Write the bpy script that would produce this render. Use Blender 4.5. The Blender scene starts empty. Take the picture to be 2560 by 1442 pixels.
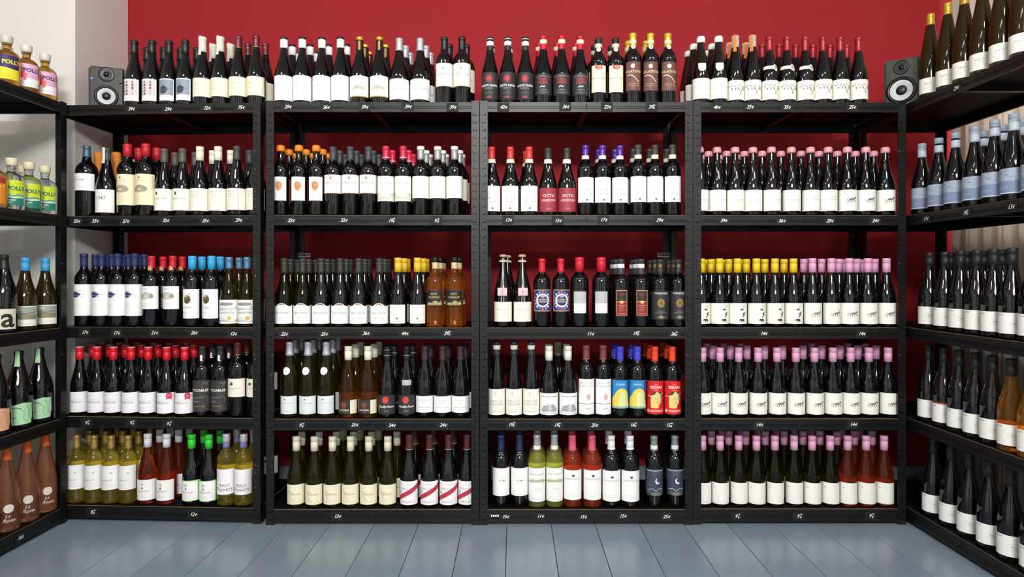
import bpy, bmesh, math, random
from mathutils import Matrix, Vector
random.seed(7)
S = bpy.context.scene
COL = S.collection
PI = math.pi

# ------------------------------------------------------------------ camera
F, HX, HY, CH = 1600.0, 1285.0, 690.0, 1.05       # focal (px), vanishing point, eye height
cd = bpy.data.cameras.new('camera'); cam = bpy.data.objects.new('camera', cd); COL.objects.link(cam)
cam.location = (0, 0, CH); cam.rotation_euler = (PI/2, 0, 0)
cd.sensor_width = 36; cd.lens = F/2560*36
cd.shift_x = -(HX-1280)/2560; cd.shift_y = -(721-HY)/2560
cd.clip_start = 0.05
S.camera = cam
# ------------------------------------------------------------------ light
S.view_settings.view_transform = 'Standard'; S.view_settings.look = 'None'
S.view_settings.gamma = 1; S.view_settings.use_curve_mapping = False
S.view_settings.exposure = 0.46
W = bpy.data.worlds.new('world'); S.world = W; W.use_nodes = True
W.node_tree.nodes['Background'].inputs[0].default_value = (0.8, 0.9, 1, 1)
W.node_tree.nodes['Background'].inputs[1].default_value = 0.25
def area(name, loc, rot, sx, sy, power, col):
    l = bpy.data.lights.new(name, 'AREA'); l.shape = 'RECTANGLE'; l.size = sx; l.size_y = sy
    l.energy = power; l.color = col
    o = bpy.data.objects.new(name, l); COL.objects.link(o); o.location = loc; o.rotation_euler = rot
    return o
WARM = (1.0, 0.96, 0.91)
area('ceiling_or_fill_light', (0.20, 0.95, 2.78), (math.radians(24), 0, 0), 0.9, 0.16, 5, WARM)
area('ceiling_or_fill_light', (0.25, -1.00, 2.74), (math.radians(48), 0, 0), 1.1, 0.30, 34, (1.0, 0.97, 0.93))
area('ceiling_or_fill_light', (0.1, -2.0, 2.80), (math.radians(58), 0, 0), 1.3, 0.35, 136, (1.0, 0.99, 0.98))  # fill lamp added far back to lift the labels on the lower shelves
area('ceiling_or_fill_light', (-1.35, 1.05, 2.78), (math.radians(22), 0, math.radians(-8)), 0.45, 0.14, 11, WARM)
area('ceiling_or_fill_light', (1.45, 1.05, 2.78), (math.radians(22), 0, math.radians(8)), 0.35, 0.14, 8, WARM)
area('shop_window_light', (1.35, -2.9, 1.65), (math.radians(90), 0, math.radians(12)), 0.38, 1.7, 7, (0.72, 0.84, 1.0))
area('shop_door_light', (-1.2, -2.9, 1.45), (math.radians(90), 0, math.radians(-6)), 0.25, 1.6, 3, (0.80, 0.88, 1.0))

area('side_window_light', (2.37, 2.05, 1.95), (0, math.radians(90), 0), 1.3, 2.2, 42, (1.0, 0.96, 0.92))

# ------------------------------------------------------------------ materials
def lin(h):
    h = h.lstrip('#'); h = ''.join(c+c for c in h) if len(h) == 3 else h; o = []
    for i in (0, 2, 4):
        c = int(h[i:i+2], 16)/255
        o.append(c/12.92 if c <= .04045 else ((c+.055)/1.055)**2.4)
    return (o[0], o[1], o[2], 1)
MATS = {}
def mat(hexc, rough=.6, metal=0., trans=0., ior=1.45, coat=0., noise=None, emis=0., spec=.5):
    key = (hexc, rough, metal, trans, ior, coat, noise, emis, spec)
    if key in MATS: return MATS[key]
    m = bpy.data.materials.new('material_'+hexc.strip('#')); m.use_nodes = True
    nt = m.node_tree; b = nt.nodes['Principled BSDF']
    b.inputs['Base Color'].default_value = lin(hexc)
    b.inputs['Roughness'].default_value = rough; b.inputs['Metallic'].default_value = metal
    b.inputs['Transmission Weight'].default_value = trans; b.inputs['IOR'].default_value = ior
    b.inputs['Coat Weight'].default_value = coat; b.inputs['Specular IOR Level'].default_value = spec
    if emis:
        b.inputs['Emission Color'].default_value = lin(hexc); b.inputs['Emission Strength'].default_value = emis
    if noise:
        sc, amt, bump = noise
        tc = nt.nodes.new('ShaderNodeTexCoord'); n = nt.nodes.new('ShaderNodeTexNoise')
        n.inputs['Scale'].default_value = sc; n.inputs['Detail'].default_value = 5
        nt.links.new(tc.outputs['Object'], n.inputs['Vector'])
        mx = nt.nodes.new('ShaderNodeMix'); mx.data_type = 'RGBA'
        c = lin(hexc)
        mx.inputs[6].default_value = tuple(v*(1-amt) for v in c[:3])+(1,)
        mx.inputs[7].default_value = tuple(min(1, v*(1+amt)) for v in c[:3])+(1,)
        nt.links.new(n.outputs['Fac'], mx.inputs[0]); nt.links.new(mx.outputs[2], b.inputs['Base Color'])
        if bump:
            bp = nt.nodes.new('ShaderNodeBump'); bp.inputs['Strength'].default_value = bump; bp.inputs['Distance'].default_value = .002
            nt.links.new(n.outputs['Fac'], bp.inputs['Height']); nt.links.new(bp.outputs[0], b.inputs['Normal'])
    MATS[key] = m
    return m
M_RED = mat('#9c2028', .75, noise=(3, .05, .12), spec=.3)
M_WHITE = mat('#dedbd6', .85, noise=(4, .03, .15), spec=.2)
M_CEIL = mat('#e4e2de', .9)
M_STEEL = mat('#101011', .40, noise=(60, .15, .08), spec=.45)
M_BOARD = mat('#09090a', .6, noise=(30, .2, .05), spec=.15)
M_MDF = mat('#8a6844', .8, noise=(80, .15, 0))
M_TAG = mat('#121213', .7); M_CHALK = mat('#f2f2ee', .8)
GLASS = {
 'dark': mat('#08080a', .045, coat=.2, spec=.6),
 'brown': mat('#0d0806', .045, coat=.2, spec=.6),
 'green': mat('#4a4714', .04, trans=.95, ior=1.36),
 'amberdark': mat('#9c681e', .04, trans=.95, ior=1.36),
 'olive': mat('#5e591e', .04, trans=.93, ior=1.36),
 'yellow': mat('#dcc95e', .03, trans=.93, ior=1.34),
 'lime': mat('#dbe07c', .03, trans=.9, ior=1.34),
 'amber': mat('#eaa444', .03, trans=.95, ior=1.34),
 'rose': mat('#dc6434', .03, trans=.88, ior=1.34),
 'rosedark': mat('#b8501f', .04, trans=.92, ior=1.34),
 'peach': mat('#dd9e78', .03, trans=.9, ior=1.34),
 'clear': mat('#eef4f0', .02, trans=.97, ior=1.36),
 'honey': mat('#d9a657', .02, trans=.9, ior=1.36),
}
# ------------------------------------------------------------------ mesh helpers
class MB:
    """collects geometry with material slots -> one mesh"""
    def __init__(s): s.v = []; s.f = []; s.m = []; s.mats = []; s.sm = []
    def mi(s, m):
        if m not in s.mats: s.mats.append(m)
        return s.mats.index(m)
    def box(s, a, b, m, skip=()):
        (x0, y0, z0), (x1, y1, z1) = a, b; n = len(s.v); k = s.mi(m)
        s.v += [(x0,y0,z0),(x1,y0,z0),(x1,y1,z0),(x0,y1,z0),(x0,y0,z1),(x1,y0,z1),(x1,y1,z1),(x0,y1,z1)]
        for i, q in enumerate([(0,3,2,1),(4,5,6,7),(0,1,5,4),(1,2,6,5),(2,3,7,6),(3,0,4,7)]):
            if i in skip: continue
            s.f.append(tuple(n+j for j in q)); s.m.append(k); s.sm.append(False)
    def face(s, pts, m, smooth=False):
        n = len(s.v); s.v += list(pts); s.f.append(tuple(range(n, n+len(pts)))); s.m.append(s.mi(m)); s.sm.append(smooth)
    def lathe(s, prof, m, seg=28, mat4=None, a0=0, a1=2*PI, sx=1, sy=1):
        full = abs(a1-a0-2*PI) < 1e-6; n0 = len(s.v); k = s.mi(m); c = seg if full else seg+1
        for (r, z) in prof:
            for i in range(c):
                a = a0+(a1-a0)*i/seg; p = Vector((r*math.sin(a)*sx, -r*math.cos(a)*sy, z))
                s.v.append(tuple(mat4 @ p) if mat4 else tuple(p))
        for j in range(len(prof)-1):
            for i in range(seg):
                i2 = (i+1) % c
                q = (n0+j*c+i, n0+j*c+i2, n0+(j+1)*c+i2, n0+(j+1)*c+i)
                s.f.append(q); s.m.append(k); s.sm.append(True)
    def mesh(s, name):
        me = bpy.data.meshes.new(name); me.from_pydata(s.v, [], s.f)
        for m in s.mats: me.materials.append(m)
        me.polygons.foreach_set('material_index', s.m); me.polygons.foreach_set('use_smooth', s.sm)
        me.update(); me.validate(); return me
def link(name, me, parent=None, loc=None, rot=None):
    o = bpy.data.objects.new(name, me); COL.objects.link(o)
    if parent: o.parent = parent
    if loc: o.location = loc
    if rot: o.rotation_euler = rot
    return o
def empty(name, loc, rz=0):
    o = bpy.data.objects.new(name, None); COL.objects.link(o); o.location = loc; o.rotation_euler = (0, 0, rz); o.empty_display_size = .05
    return o
def tag(o, label=None, cat=None, group=None, kind=None):
    if label: o['label'] = label
    if cat: o['category'] = cat
    if group: o['group'] = group
    if kind: o['kind'] = kind
    return o
def weld(me, d=1e-6):
    bm = bmesh.new(); bm.from_mesh(me); bmesh.ops.remove_doubles(bm, verts=bm.verts, dist=d)
    bmesh.ops.recalc_face_normals(bm, faces=bm.faces); bm.to_mesh(me); bm.free(); return me
# ---- flat artwork -> bmesh faces (units: millimetres)
TXT = {}
def text_tris(s, size, shear=0., bold=0., sp=1., rot=0.):
    key = (s, size, shear, bold, sp, rot)
    if key in TXT: return TXT[key]
    c = bpy.data.curves.new('t', 'FONT'); c.body = s; c.size = size; c.shear = shear; c.align_x = 'CENTER'
    c.offset = bold*size; c.space_character = sp; c.resolution_u = 2
    o = bpy.data.objects.new('t', c); COL.objects.link(o)
    dg = bpy.context.evaluated_depsgraph_get(); me = o.evaluated_get(dg).to_mesh()
    v = [(p.co.x*math.cos(rot)-p.co.y*math.sin(rot), p.co.x*math.sin(rot)+p.co.y*math.cos(rot)) for p in me.vertices]
    out = [[v[i] for i in p.vertices] for p in me.polygons]
    o.evaluated_get(dg).to_mesh_clear(); bpy.data.objects.remove(o); bpy.data.curves.remove(c)
    TXT[key] = out; return out
def ink(c):
    h = c.lstrip('#')
    if len(h) == 3: h = ''.join(q+q for q in h)
    v = [int(h[i:i+2], 16) for i in (0, 2, 4)]
    if max(v)-min(v) < 48 and 125 < sum(v)/3 < 205: v = [int(q*.80) for q in v]
    return '#%02x%02x%02x' % tuple(v)
def ops_faces(ops):
    """list of (layer, color, polygons)"""
    out = []
    for i, op in enumerate(ops):
        k = op[0]
        if k == 't':
            _, s, u, v, size, colr = op[:6]
            colr = ink(colr); kw = op[6] if len(op) > 6 else {}
            out.append((i, colr, [[(p[0]+u, p[1]+v) for p in q] for q in text_tris(s, size, **kw)]))
        elif k == 'r': out.append((i, op[5], [[(op[1],op[2]),(op[3],op[2]),(op[3],op[4]),(op[1],op[4])]]))
        elif k == 'e':
            _, u, v, ru, rv, colr = op; n = 24
            out.append((i, colr, [[(u+ru*math.cos(2*PI*j/n), v+rv*math.sin(2*PI*j/n)) for j in range(n)]]))
        elif k == 'o':      # ring
            _, u, v, ru, rv, t, colr = op; n = 28; q = []
            for j in range(n):
                a, b = 2*PI*j/n, 2*PI*(j+1)/n
                q.append([(u+ru*math.cos(a), v+rv*math.sin(a)), (u+ru*math.cos(b), v+rv*math.sin(b)),
                          (u+(ru-t)*math.cos(b), v+(rv-t)*math.sin(b)), (u+(ru-t)*math.cos(a), v+(rv-t)*math.sin(a))])
            out.append((i, colr, q))
        elif k == 'p':
            q = op[1]
            if len(q) >= 8 and len(op) < 4:
                for _ in range(2):
                    q = [w_ for a, b in zip(q, q[1:]+q[:1]) for w_ in ((a[0]*.75+b[0]*.25, a[1]*.75+b[1]*.25), (a[0]*.25+b[0]*.75, a[1]*.25+b[1]*.75))]
            out.append((i, op[2], [q]))
        elif k == 'l':      # polyline of given width
            _, pts, w, colr = op; q = []
            for (a, b) in zip(pts[:-1], pts[1:]):
                dx, dy = b[0]-a[0], b[1]-a[1]; L = math.hypot(dx, dy) or 1; nx, ny = -dy/L*w/2, dx/L*w/2
                q.append([(a[0]-nx,a[1]-ny),(b[0]-nx,b[1]-ny),(b[0]+nx,b[1]+ny),(a[0]+nx,a[1]+ny)])
            out.append((i, colr, q))
    return out
def label_mesh(name, r, v0, h, w, bg, ops, rough=.55, ang=0, shape=None, clip=True):
    """wraps paper and print round a cylinder of radius r; u across, v up (mm)"""
    mb = MB(); layers = []
    if bg: layers.append((-1, bg, [shape or [(-w/2, 0), (w/2, 0), (w/2, h), (-w/2, h)]]))
    layers += ops_faces(ops)
    for (k, colr, polys) in layers:
        bm = bmesh.new()
        for q in polys:
            try: bm.faces.new([bm.verts.new((p[0], p[1], 0)) for p in q])
            except Exception: pass
        us = [v.co.x for v in bm.verts]
        if us:
            lo, hi = min(us), max(us); u = math.floor(lo/2.5)*2.5
            while u < hi:
                if u > lo: bmesh.ops.bisect_plane(bm, geom=bm.verts[:]+bm.edges[:]+bm.faces[:], plane_co=(u,0,0), plane_no=(1,0,0))
                u += 2.5
            if clip and k >= 0:
                for co, no in (((-w/2,0,0),(-1,0,0)), ((w/2,0,0),(1,0,0)), ((0,h,0),(0,1,0)), ((0,0,0),(0,-1,0))):
                    bmesh.ops.bisect_plane(bm, geom=bm.verts[:]+bm.edges[:]+bm.faces[:], plane_co=co, plane_no=no, clear_outer=True)
        rr = r*1000+.25+min(.05, 1.0/len(layers))*(k+1)
        m = mat(colr, rough)
        for f in bm.faces:
            if f.calc_area() < 1e-5: continue
            vs = [v.co for v in f.verts]
            if f.normal.z < 0: vs = vs[::-1]
            mb.face([(rr*math.sin(p.x/(r*1000)+ang)/1000, -rr*math.cos(p.x/(r*1000)+ang)/1000, (v0+p.y)/1000) for p in vs], m, True)
        bm.free()
    if bg:   # paper edge thickness
        pass
    return mb.mesh(name)

# ------------------------------------------------------------------ room
YB = 3.29; YA = 2.895; XB = -1.985; XL = -2.42; XR = 2.40; YR = -3.0; ZC = 2.85
def struct(name, boxes, m):
    mb = MB()
    for a, b in boxes: mb.box(a, b, m)
    o = link(name, mb.mesh(name)); tag(o, kind='structure'); return o
sub = struct('floor', [((XL-.1, YR-.1, -.12), (XR+.1, YB+.1, -.014))], mat('#2a2d30', .9))
PW = .187; x = -.030-PW*14; i = 0
FM = [mat(c, .23, noise=(5, .05, .05), spec=.6) for c in ('#7d8b97', '#7a8894', '#818f9a', '#7c8995')]
bm_cache = {}
while x < XR:
    x0, x1 = max(x, XL), min(x+PW, XR)
    if x1-x0 > .01:
        mb = MB(); g = .0011; mb.box((0, YR, -.014), (x1-x0-2*g, YB, 0), FM[(i*7) % 4])
        me = mb.mesh('floor_board')
        bm = bmesh.new(); bm.from_mesh(me)
        bmesh.ops.bevel(bm, geom=[e for e in bm.edges if abs(e.verts[0].co.x-e.verts[1].co.x) < 1e-5 and e.verts[0].co.z > -.001 and e.verts[1].co.z > -.001], offset=.0009, segments=1, affect='EDGES')
        bm.to_mesh(me); bm.free()
        link('floor_board', me, sub, (x0+g, 0, 0))
    x += PW; i += 1
struct('wall_back', [((XB-.6, YB, -.02), (XR+.1, YB+.1, ZC))], M_RED)
struct('wall_left_return', [((XB-.08, YA+.001, -.02), (XB, YB, ZC)), ((XL, YA, -.02), (XB-.0801, YA+.08, ZC))], M_WHITE)
o = struct('wall_left_pier', [((XB-.0801, YA, -.02), (XB, YA+.001, ZC))], M_WHITE)
struct('wall_left', [((XL-.1, YR, -.02), (XL, YB, ZC))], M_WHITE)
struct('wall_right', [((XR, YR, -.02), (XR+.1, YB, ZC))], M_WHITE)
struct('wall_rear', [((XL-.1, YR-.1, -.02), (XR+.1, YR, .55)), ((XL-.1, YR-.1, 2.6), (XR+.1, YR, ZC)),
                     ((XL-.1, YR-.1, .55), (-1.5, YR, 2.6)), ((-.9, YR-.1, .55), (.8, YR, 2.6)), ((1.9, YR-.1, .55), (XR+.1, YR, 2.6))], M_WHITE)
struct('ceiling', [((XL-.1, YR-.1, ZC), (XR+.1, YB+.1, ZC+.1))], M_CEIL)
struct('baseboard_back', [((XB, YB-.015, 0), (XR, YB, .075))], mat('#8d979c', .5))
# pleated curtain along the right wall
mb = MB(); n = 520; y0, y1 = 1.0, 3.24; rng = random.Random(3); ph = 0; pts = []
for k in range(n+1):
    ph += .62+.35*math.sin(k*.13)+rng.uniform(-.05, .05)
    pts.append((2.22+.034*math.sin(ph*.42)+.006*math.sin(k*.9), y1+(y0-y1)*k/n))
mc = mat('#cbc3ba', .8, noise=(30, .12, .1))
_nt = mc.node_tree; _tr = _nt.nodes.new('ShaderNodeBsdfTranslucent'); _tr.inputs[0].default_value = lin('#c9c0b6')
_mx = _nt.nodes.new('ShaderNodeMixShader'); _mx.inputs[0].default_value = .45
_out = [n_ for n_ in _nt.nodes if n_.type == 'OUTPUT_MATERIAL'][0]
_nt.links.new(_nt.nodes['Principled BSDF'].outputs[0], _mx.inputs[1]); _nt.links.new(_tr.outputs[0], _mx.inputs[2]); _nt.links.new(_mx.outputs[0], _out.inputs[0])
def curtain_side(off, flip):
    n0 = len(mb.v)
    for (px_, py_) in pts:
        mb.v += [(px_+off, py_, .02), (px_+off, py_, 2.70)]
    for k in range(n):
        q = (n0+2*k, n0+2*k+2, n0+2*k+3, n0+2*k+1)
        mb.f.append(q[::-1] if flip else q); mb.m.append(mb.mi(mc)); mb.sm.append(True)
curtain_side(0, True); curtain_side(.003, False)
rod = MB(); rod.lathe([(0, 0), (.012, 0), (.012, 2.4), (0, 2.4)], mat('#77736c', .35, metal=1), 12, Matrix.Translation((2.22, 3.27, 2.71)) @ Matrix.Rotation(PI/2, 4, 'X'))
cu = empty('curtain', (0, 0, 0)); tag(cu, 'pleated grey beige curtain hanging along wall behind right shelves', 'curtain')
link('fabric', mb.mesh('fabric'), cu); link('curtain_rod', rod.mesh('curtain_rod'), cu)

# ------------------------------------------------------------------ racks
TOPS = [1.785, 1.308, .832, .447, .066]; BH = [.041, .042, .046, .046, .054]
PWID = .034; HGT = 1.789
def post_mesh(side):
    """L-shaped slotted post, local origin at its outer front corner; side=+1 grows to +x"""
    mb = MB(); xs = [0, .010, .0235, .0258, PWID]; t = .0016
    z = .02; pitch = .0322; rows = [(.004, z)]
    def cell(xa, xb, za, zb):
        for (y, fl) in ((0, False), (t, True)):
            q = [(side*xa, y, za), (side*xb, y, za), (side*xb, y, zb), (side*xa, y, zb)]
            if (side < 0) != fl: q = q[::-1]
            mb.face(q, M_STEEL)
    cell(0, PWID, 0.004, z)
    while z+pitch < HGT:
        cell(xs[0], xs[1], z, z+pitch); cell(xs[3], xs[4], z, z+pitch)
        cell(xs[1], xs[3], z+.0095, z+pitch); cell(xs[1], xs[2], z+.0026, z+.0095)
        # slot walls give the hole an edge
        mb.box((min(side*xs[1], side*xs[3]), t, z+.0005), (max(side*xs[1], side*xs[3]), t+.004, z+.0008), M_STEEL)
        z += pitch
    cell(0, PWID, z, HGT)
    # outer edge folds and side flange
    a, b = sorted((0, side*.0016)); mb.box((a, 0, .004), (b, PWID, HGT), M_STEEL)
    a, b = sorted((side*(PWID-.0012), side*PWID)); mb.box((a, 0, .004), (b, .004, HGT), M_STEEL)
    mb.box((min(0, side*PWID), 0, HGT), (max(0, side*PWID), .003, HGT+.001), M_STEEL)
    return mb.mesh('post')
PM = {1: post_mesh(1), -1: post_mesh(-1)}
def foot_mesh(side):
    mb = MB(); m = mat('#0b0b0b', .6); e = .0008
    a, b = sorted((-side*e, side*(PWID+e)))
    mb.box((a, -e, 0), (b, .006, .016), m)
    a, b = sorted((-side*e, side*.006)); mb.box((a, .0061, 0), (b, PWID+e, .016), m)
    return mb.mesh('foot')
FT = {1: foot_mesh(1), -1: foot_mesh(-1)}
RV = MB(); RV.lathe([(.0032, 0), (.0028, .0010), (.0015, .0016), (0, .0018)], mat('#6a6a6c', .3, metal=.6), 8, Matrix.Rotation(PI/2, 4, 'X')); RVM = RV.mesh('rivet')
def prof_extrude(mb, prof, x0, x1, m):
    """closed (y,z) profile extruded along x"""
    n = len(prof); n0 = len(mb.v); k = mb.mi(m)
    mb.v += [(x0, y, z) for y, z in prof]+[(x1, y, z) for y, z in prof]
    for i in range(n):
        j = (i+1) % n; mb.f.append((n0+i, n0+n+i, n0+n+j, n0+j)[::-1]); mb.m.append(k); mb.sm.append(False)
    mb.f.append(tuple(n0+i for i in range(n))); mb.m.append(k); mb.sm.append(False)
    mb.f.append(tuple(n0+n+i for i in reversed(range(n)))); mb.m.append(k); mb.sm.append(False)
BC = {}
def beam_mesh(L, h):
    k = (round(L, 3), h)
    if k in BC: return BC[k]
    mb = MB(); y = .0
    pr = [(y, 0), (y, h*.30), (y+.0022, h*.33), (y+.0022, h*.36), (y, h*.39), (y, h*.46), (y+.0022, h*.49), (y+.0022, h*.52), (y, h*.55), (y, h), (.0035, h), (.0035, .002), (.012, .002), (.012, 0)]
    prof_extrude(mb, pr, 0, L, M_STEEL)
    mb.box((L/2-.003, -.0003, h*.25), (L/2+.003, 0, h*.85), M_TAG)
    bm_ = mb.mesh('beam'); weld(bm_, 1e-7); BC[k] = bm_; return bm_
def rack(loc, rz, Wd, label, D=.40):
    r = empty('shelf_rack', loc, rz); tag(r, label, 'shelf rack', 'black metal wine racks')
    for sd, x in ((1, 0), (-1, Wd)):
        p = link('post', PM[sd], r, (x, 0, 0)); link('foot', FT[sd], p)
        for k, z in enumerate(TOPS):
            if k in (1, 2, 3): link('rivet', RVM, p, (sd*.0285, -.0002, z+.27))
        # back posts are turned round
        p = link('post', PM[-sd], r, (x, D, 0), (0, 0, PI)); link('foot', FT[-sd], p)
    iw = Wd-2*PWID
    for T, h in zip(TOPS, BH):
        z = T-.0015-h
        link('beam', beam_mesh(iw, h), r, (PWID, 0, z))
        link('beam', beam_mesh(iw, h), r, (Wd-PWID, D, z), (0, 0, PI))
        link('side_beam', beam_mesh(D-2*PWID, h), r, (.0025, D-PWID, z), (0, 0, -PI/2))
        link('side_beam', beam_mesh(D-2*PWID, h), r, (Wd-.0025, PWID, z), (0, 0, PI/2))
        mb = MB(); a, b, c = .0135, Wd-.0135, .0045
        mb.box((a, c, T-.0055), (b, D-c, T), M_BOARD, skip=(2, 3, 4, 5))
        # brown raw edge
        mb.box((a, c, T-.0055), (b, D-c, T), M_MDF, skip=(0, 1))
        bo = link('shelf_board', mb.mesh('shelf_board'), r)
        mb = MB(); mb.box((Wd/2-.012, .013, T-.030), (Wd/2+.012, D-.013, T-.0056), M_STEEL)
        link('crossbar', mb.mesh('crossbar'), r)
    return r
R1 = ((-1.972, 2.752), (-1.074, 2.710))
a1 = math.atan2(R1[1][1]-R1[0][1], R1[1][0]-R1[0][0])
rack((R1[0][0], R1[0][1], 0), a1, .90, 'first black slotted metal shelf rack from left, beside white wall')
rack((-1.0465, 2.70, 0), 0, .90, 'second black slotted metal shelf rack from left along red wall')
rack((-.1445, 2.70, 0), 0, .90, 'third black slotted metal shelf rack from left along red wall')
rack((.7575, 2.705, 0), 0, .90, 'fourth black slotted metal shelf rack from left along red wall')
XLF, XRF = -1.915, 1.674
rack((XLF, 1.54, 0), PI/2, 1.20, 'black metal shelf rack running along left side holding gin flasks')
rack((XRF, 3.10, 0), -PI/2, 1.30, 'black metal shelf rack running along right side before curtain')

# ------------------------------------------------------------------ bottles
SHAPES = {
 'burg': [(1,.38),(.985,.43),(.93,.485),(.83,.54),(.70,.60),(.585,.66),(.49,.72),(.42,.78),(.375,.83)],
 'bord': [(1,.625),(.985,.655),(.93,.69),(.82,.72),(.66,.748),(.50,.772),(.415,.80),(.385,.835)],
 'hock': [(1,.37),(.975,.44),(.90,.52),(.79,.60),(.67,.68),(.55,.76),(.45,.83),(.40,.875)],
 'champ': [(1,.40),(.985,.46),(.92,.53),(.80,.60),(.66,.67),(.53,.74),(.43,.81),(.37,.86)],
 'flask': [(1,.52),(.97,.58),(.86,.64),(.66,.685),(.45,.71),(.34,.735),(.33,.76)],
}
def body_mesh(shape, H, r, glass):
    mb = MB(); sp = SHAPES[shape]
    nr = sp[-1][0]*r
    pr = [(0, .012), (r*.45, .007), (r-.009, .0006), (r-.004, .0), (r-.0012, .002), (r, .006)]
    pr += [(a*r, b*H) for a, b in sp]
    if shape == 'flask':
        pr += [(nr, H*.80), (nr+.002, H*.805), (nr+.002, H*.84), (nr*.8, H*.845), (0, H*.845)]
    else:
        pr += [(.0140, H*.93), (.0140, H-.012), (.0150, H-.011), (.0150, H-.003), (.0135, H-.001), (0, H-.001)]
    mb.lathe(pr, GLASS[glass], 32); return weld(mb.mesh('glass_body'))
def rad_at(shape, H, r, z):
    sp = SHAPES[shape]
    P = [(1, 0)]+[(a, b*H) for a, b in sp]+[(.0142/r, H*.93), (.0142/r, H)]
    P = [(a, b if k == 0 else b) for k, (a, b) in enumerate(P)]
    for (a, za), (b, zb) in zip(P[:-1], P[1:]):
        if za <= z <= zb: return (a+(b-a)*(z-za)/max(zb-za, 1e-6))*r
    return P[-1][0]*r
def cap_mesh(kind, colr, L, shape, H, r, rough=.4, metal=0., top=None):
    mb = MB(); m = mat(colr, rough, metal); z0 = H-L
    if kind == 'capsule':
        zs = [z0+(H-.015-z0)*t for t in (0, .2, .4, .6, .8, 1)]
        pr = [(rad_at(shape, H, r, z0)+.0001, z0-.0002)]+[(max(rad_at(shape, H, r, z), .0142)+.0006, z) for z in zs]
        pr += [(.0158, H-.0135), (.0158, H-.0045), (.0146, H-.0005), (.012, H+.0006), (0, H+.0008)]
    elif kind == 'screw':
        pr = [(.0146, z0-.0001), (.0160, z0), (.0160, H-.022), (.0153, H-.0215), (.0153, H-.0205), (.0162, H-.020), (.0162, H-.0015), (.0150, H+.0005), (0, H+.0008)]
    elif kind.startswith('wide'):
        q = float(kind[4:])/10000
        pr = [(.0142, z0-.0001), (q*.97, z0), (q*.98, H-.020), (q*.93, H-.018), (q, H-.0155), (q, H-.004), (q*.88, H), (0, H+.0009)]
    elif kind == 'wax':
        pr = [(.0142, z0-.0002), (.0162, z0), (.0182, z0+.003), (.0186, z0+L*.45), (.0180, z0+L*.75), (.0155, H+.0008), (.009, H+.0025), (0, H+.003)]
    elif kind == 'dip':       # long dipped wax
        pr = [(rad_at(shape, H, r, z0)+.0002, z0-.0002), (rad_at(shape, H, r, z0)+.0012, z0), (.0157, z0+L*.3), (.0153, H-.014), (.0170, H-.011), (.0172, H-.004), (.0150, H), (.008, H+.0018), (0, H+.002)]
    elif kind == 'cork':
        pr = [(.0152, H-.022), (.0165, H-.0215), (.0165, H-.013), (.0120, H-.011), (.0125, H-.001), (.0170, H+.001), (.0175, H+.006), (.012, H+.011), (0, H+.012)]
    elif kind == 'stopper':
        z0 = H*.846
        pr = [(.0, z0), (.0165, z0), (.0190, z0+.004), (.0200, z0+.014), (.0205, H-.004), (.0195, H-.001), (0, H)]
    elif kind == 'paper':     # whole bottle wrapped in tissue
        pr = [(r+.002, .002), (r+.0045, .05), (r+.003, H*.4), (r*.9+.004, H*.5), (r*.55+.005, H*.66), (.019, H*.76), (.0175, H*.86), (.0185, H*.97), (.0165, H+.006), (.008, H+.009), (0, H+.006)]
    mb.lathe(pr, m, 24)
    if top and kind in ('capsule', 'screw', 'wax', 'dip'):
        mb.lathe([(.0164, H-.003), (.0160, H+.0002), (.0148, H+.0010), (0, H+.0013)], mat(top, .4, metal), 24)
    return weld(mb.mesh('capsule'))
def ring_mesh(name, shape, H, r, za, zb, colr, off=.0012, rough=.5, metal=0.):
    mb = MB(); m = mat(colr, rough, metal); n = 4
    base = [(max(rad_at(shape, H, r, za+(zb-za)*t/n), .0146)+off, za+(zb-za)*t/n) for t in range(n+1)]
    pr = [(base[0][0]-off-.0001, za)]+base+[(base[-1][0]-off-.0001, zb)]
    mb.lathe(pr, m, 24); return weld(mb.mesh(name))
G = '#8a8a86'; DK = '#33332f'; K = '#161616'; LW = '#f1efec'; CR = '#ece4cb'; WH = '#f4f3f1'
def lines(u, v, w, n=3, dv=6, colr='#b3b1ab', t=.7):
    out = []
    rg = random.Random(int(v*7+w))
    for k in range(n):
        ww = w*rg.uniform(.55, 1); out.append(('r', u-ww/2, v-dv*k, u+ww/2, v-dv*k+t, colr))
    return out
def T(s, u, v, size, colr=DK, **kw): return ('t', s, u, v, size, colr, kw)
def cat_art(u, v, s=1., colr='#55524c'):
    P = lambda q: [(u+a*s, v+b*s) for a, b in q]
    return [('p', P([(-9,2),(-6,5),(0,6),(6,5),(9,6),(9,3),(5,1),(-2,0),(-7,-1)]), colr),
            ('e', u+11*s, v+7*s, 3*s, 3*s, colr),
            ('l', P([(-8,1),(-11,-3),(-14,-7)]), 1.8*s, colr), ('l', P([(-4,0),(-4,-4),(-7,-7)]), 1.8*s, colr),
            ('l', P([(3,1),(1,-4),(3,-7)]), 1.8*s, colr), ('l', P([(7,2),(10,-3),(13,-6)]), 1.8*s, colr),
            ('l', P([(-9,3),(-13,4),(-16,0),(-17,-4)]), 1.2*s, colr), ('l', P([(-6,3),(4,3)]), .9*s, '#d8d6cf')]
def elephant_art(u, v, s=1., colr='#4a4844'):
    P = lambda q: [(u+a*s, v+b*s) for a, b in q]
    return [('e', u, v+1*s, 9*s, 5.5*s, colr), ('e', u-9*s, v+2*s, 4.5*s, 4.5*s, colr),
            ('l', P([(-12,2),(-14,-3),(-16,-5)]), 2*s, colr), ('p', P([(-6,0),(-3,0),(-3,-9),(-6,-9)]), colr), ('p', P([(4,0),(8,0),(8,-9),(5,-9)]), colr)]
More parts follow.
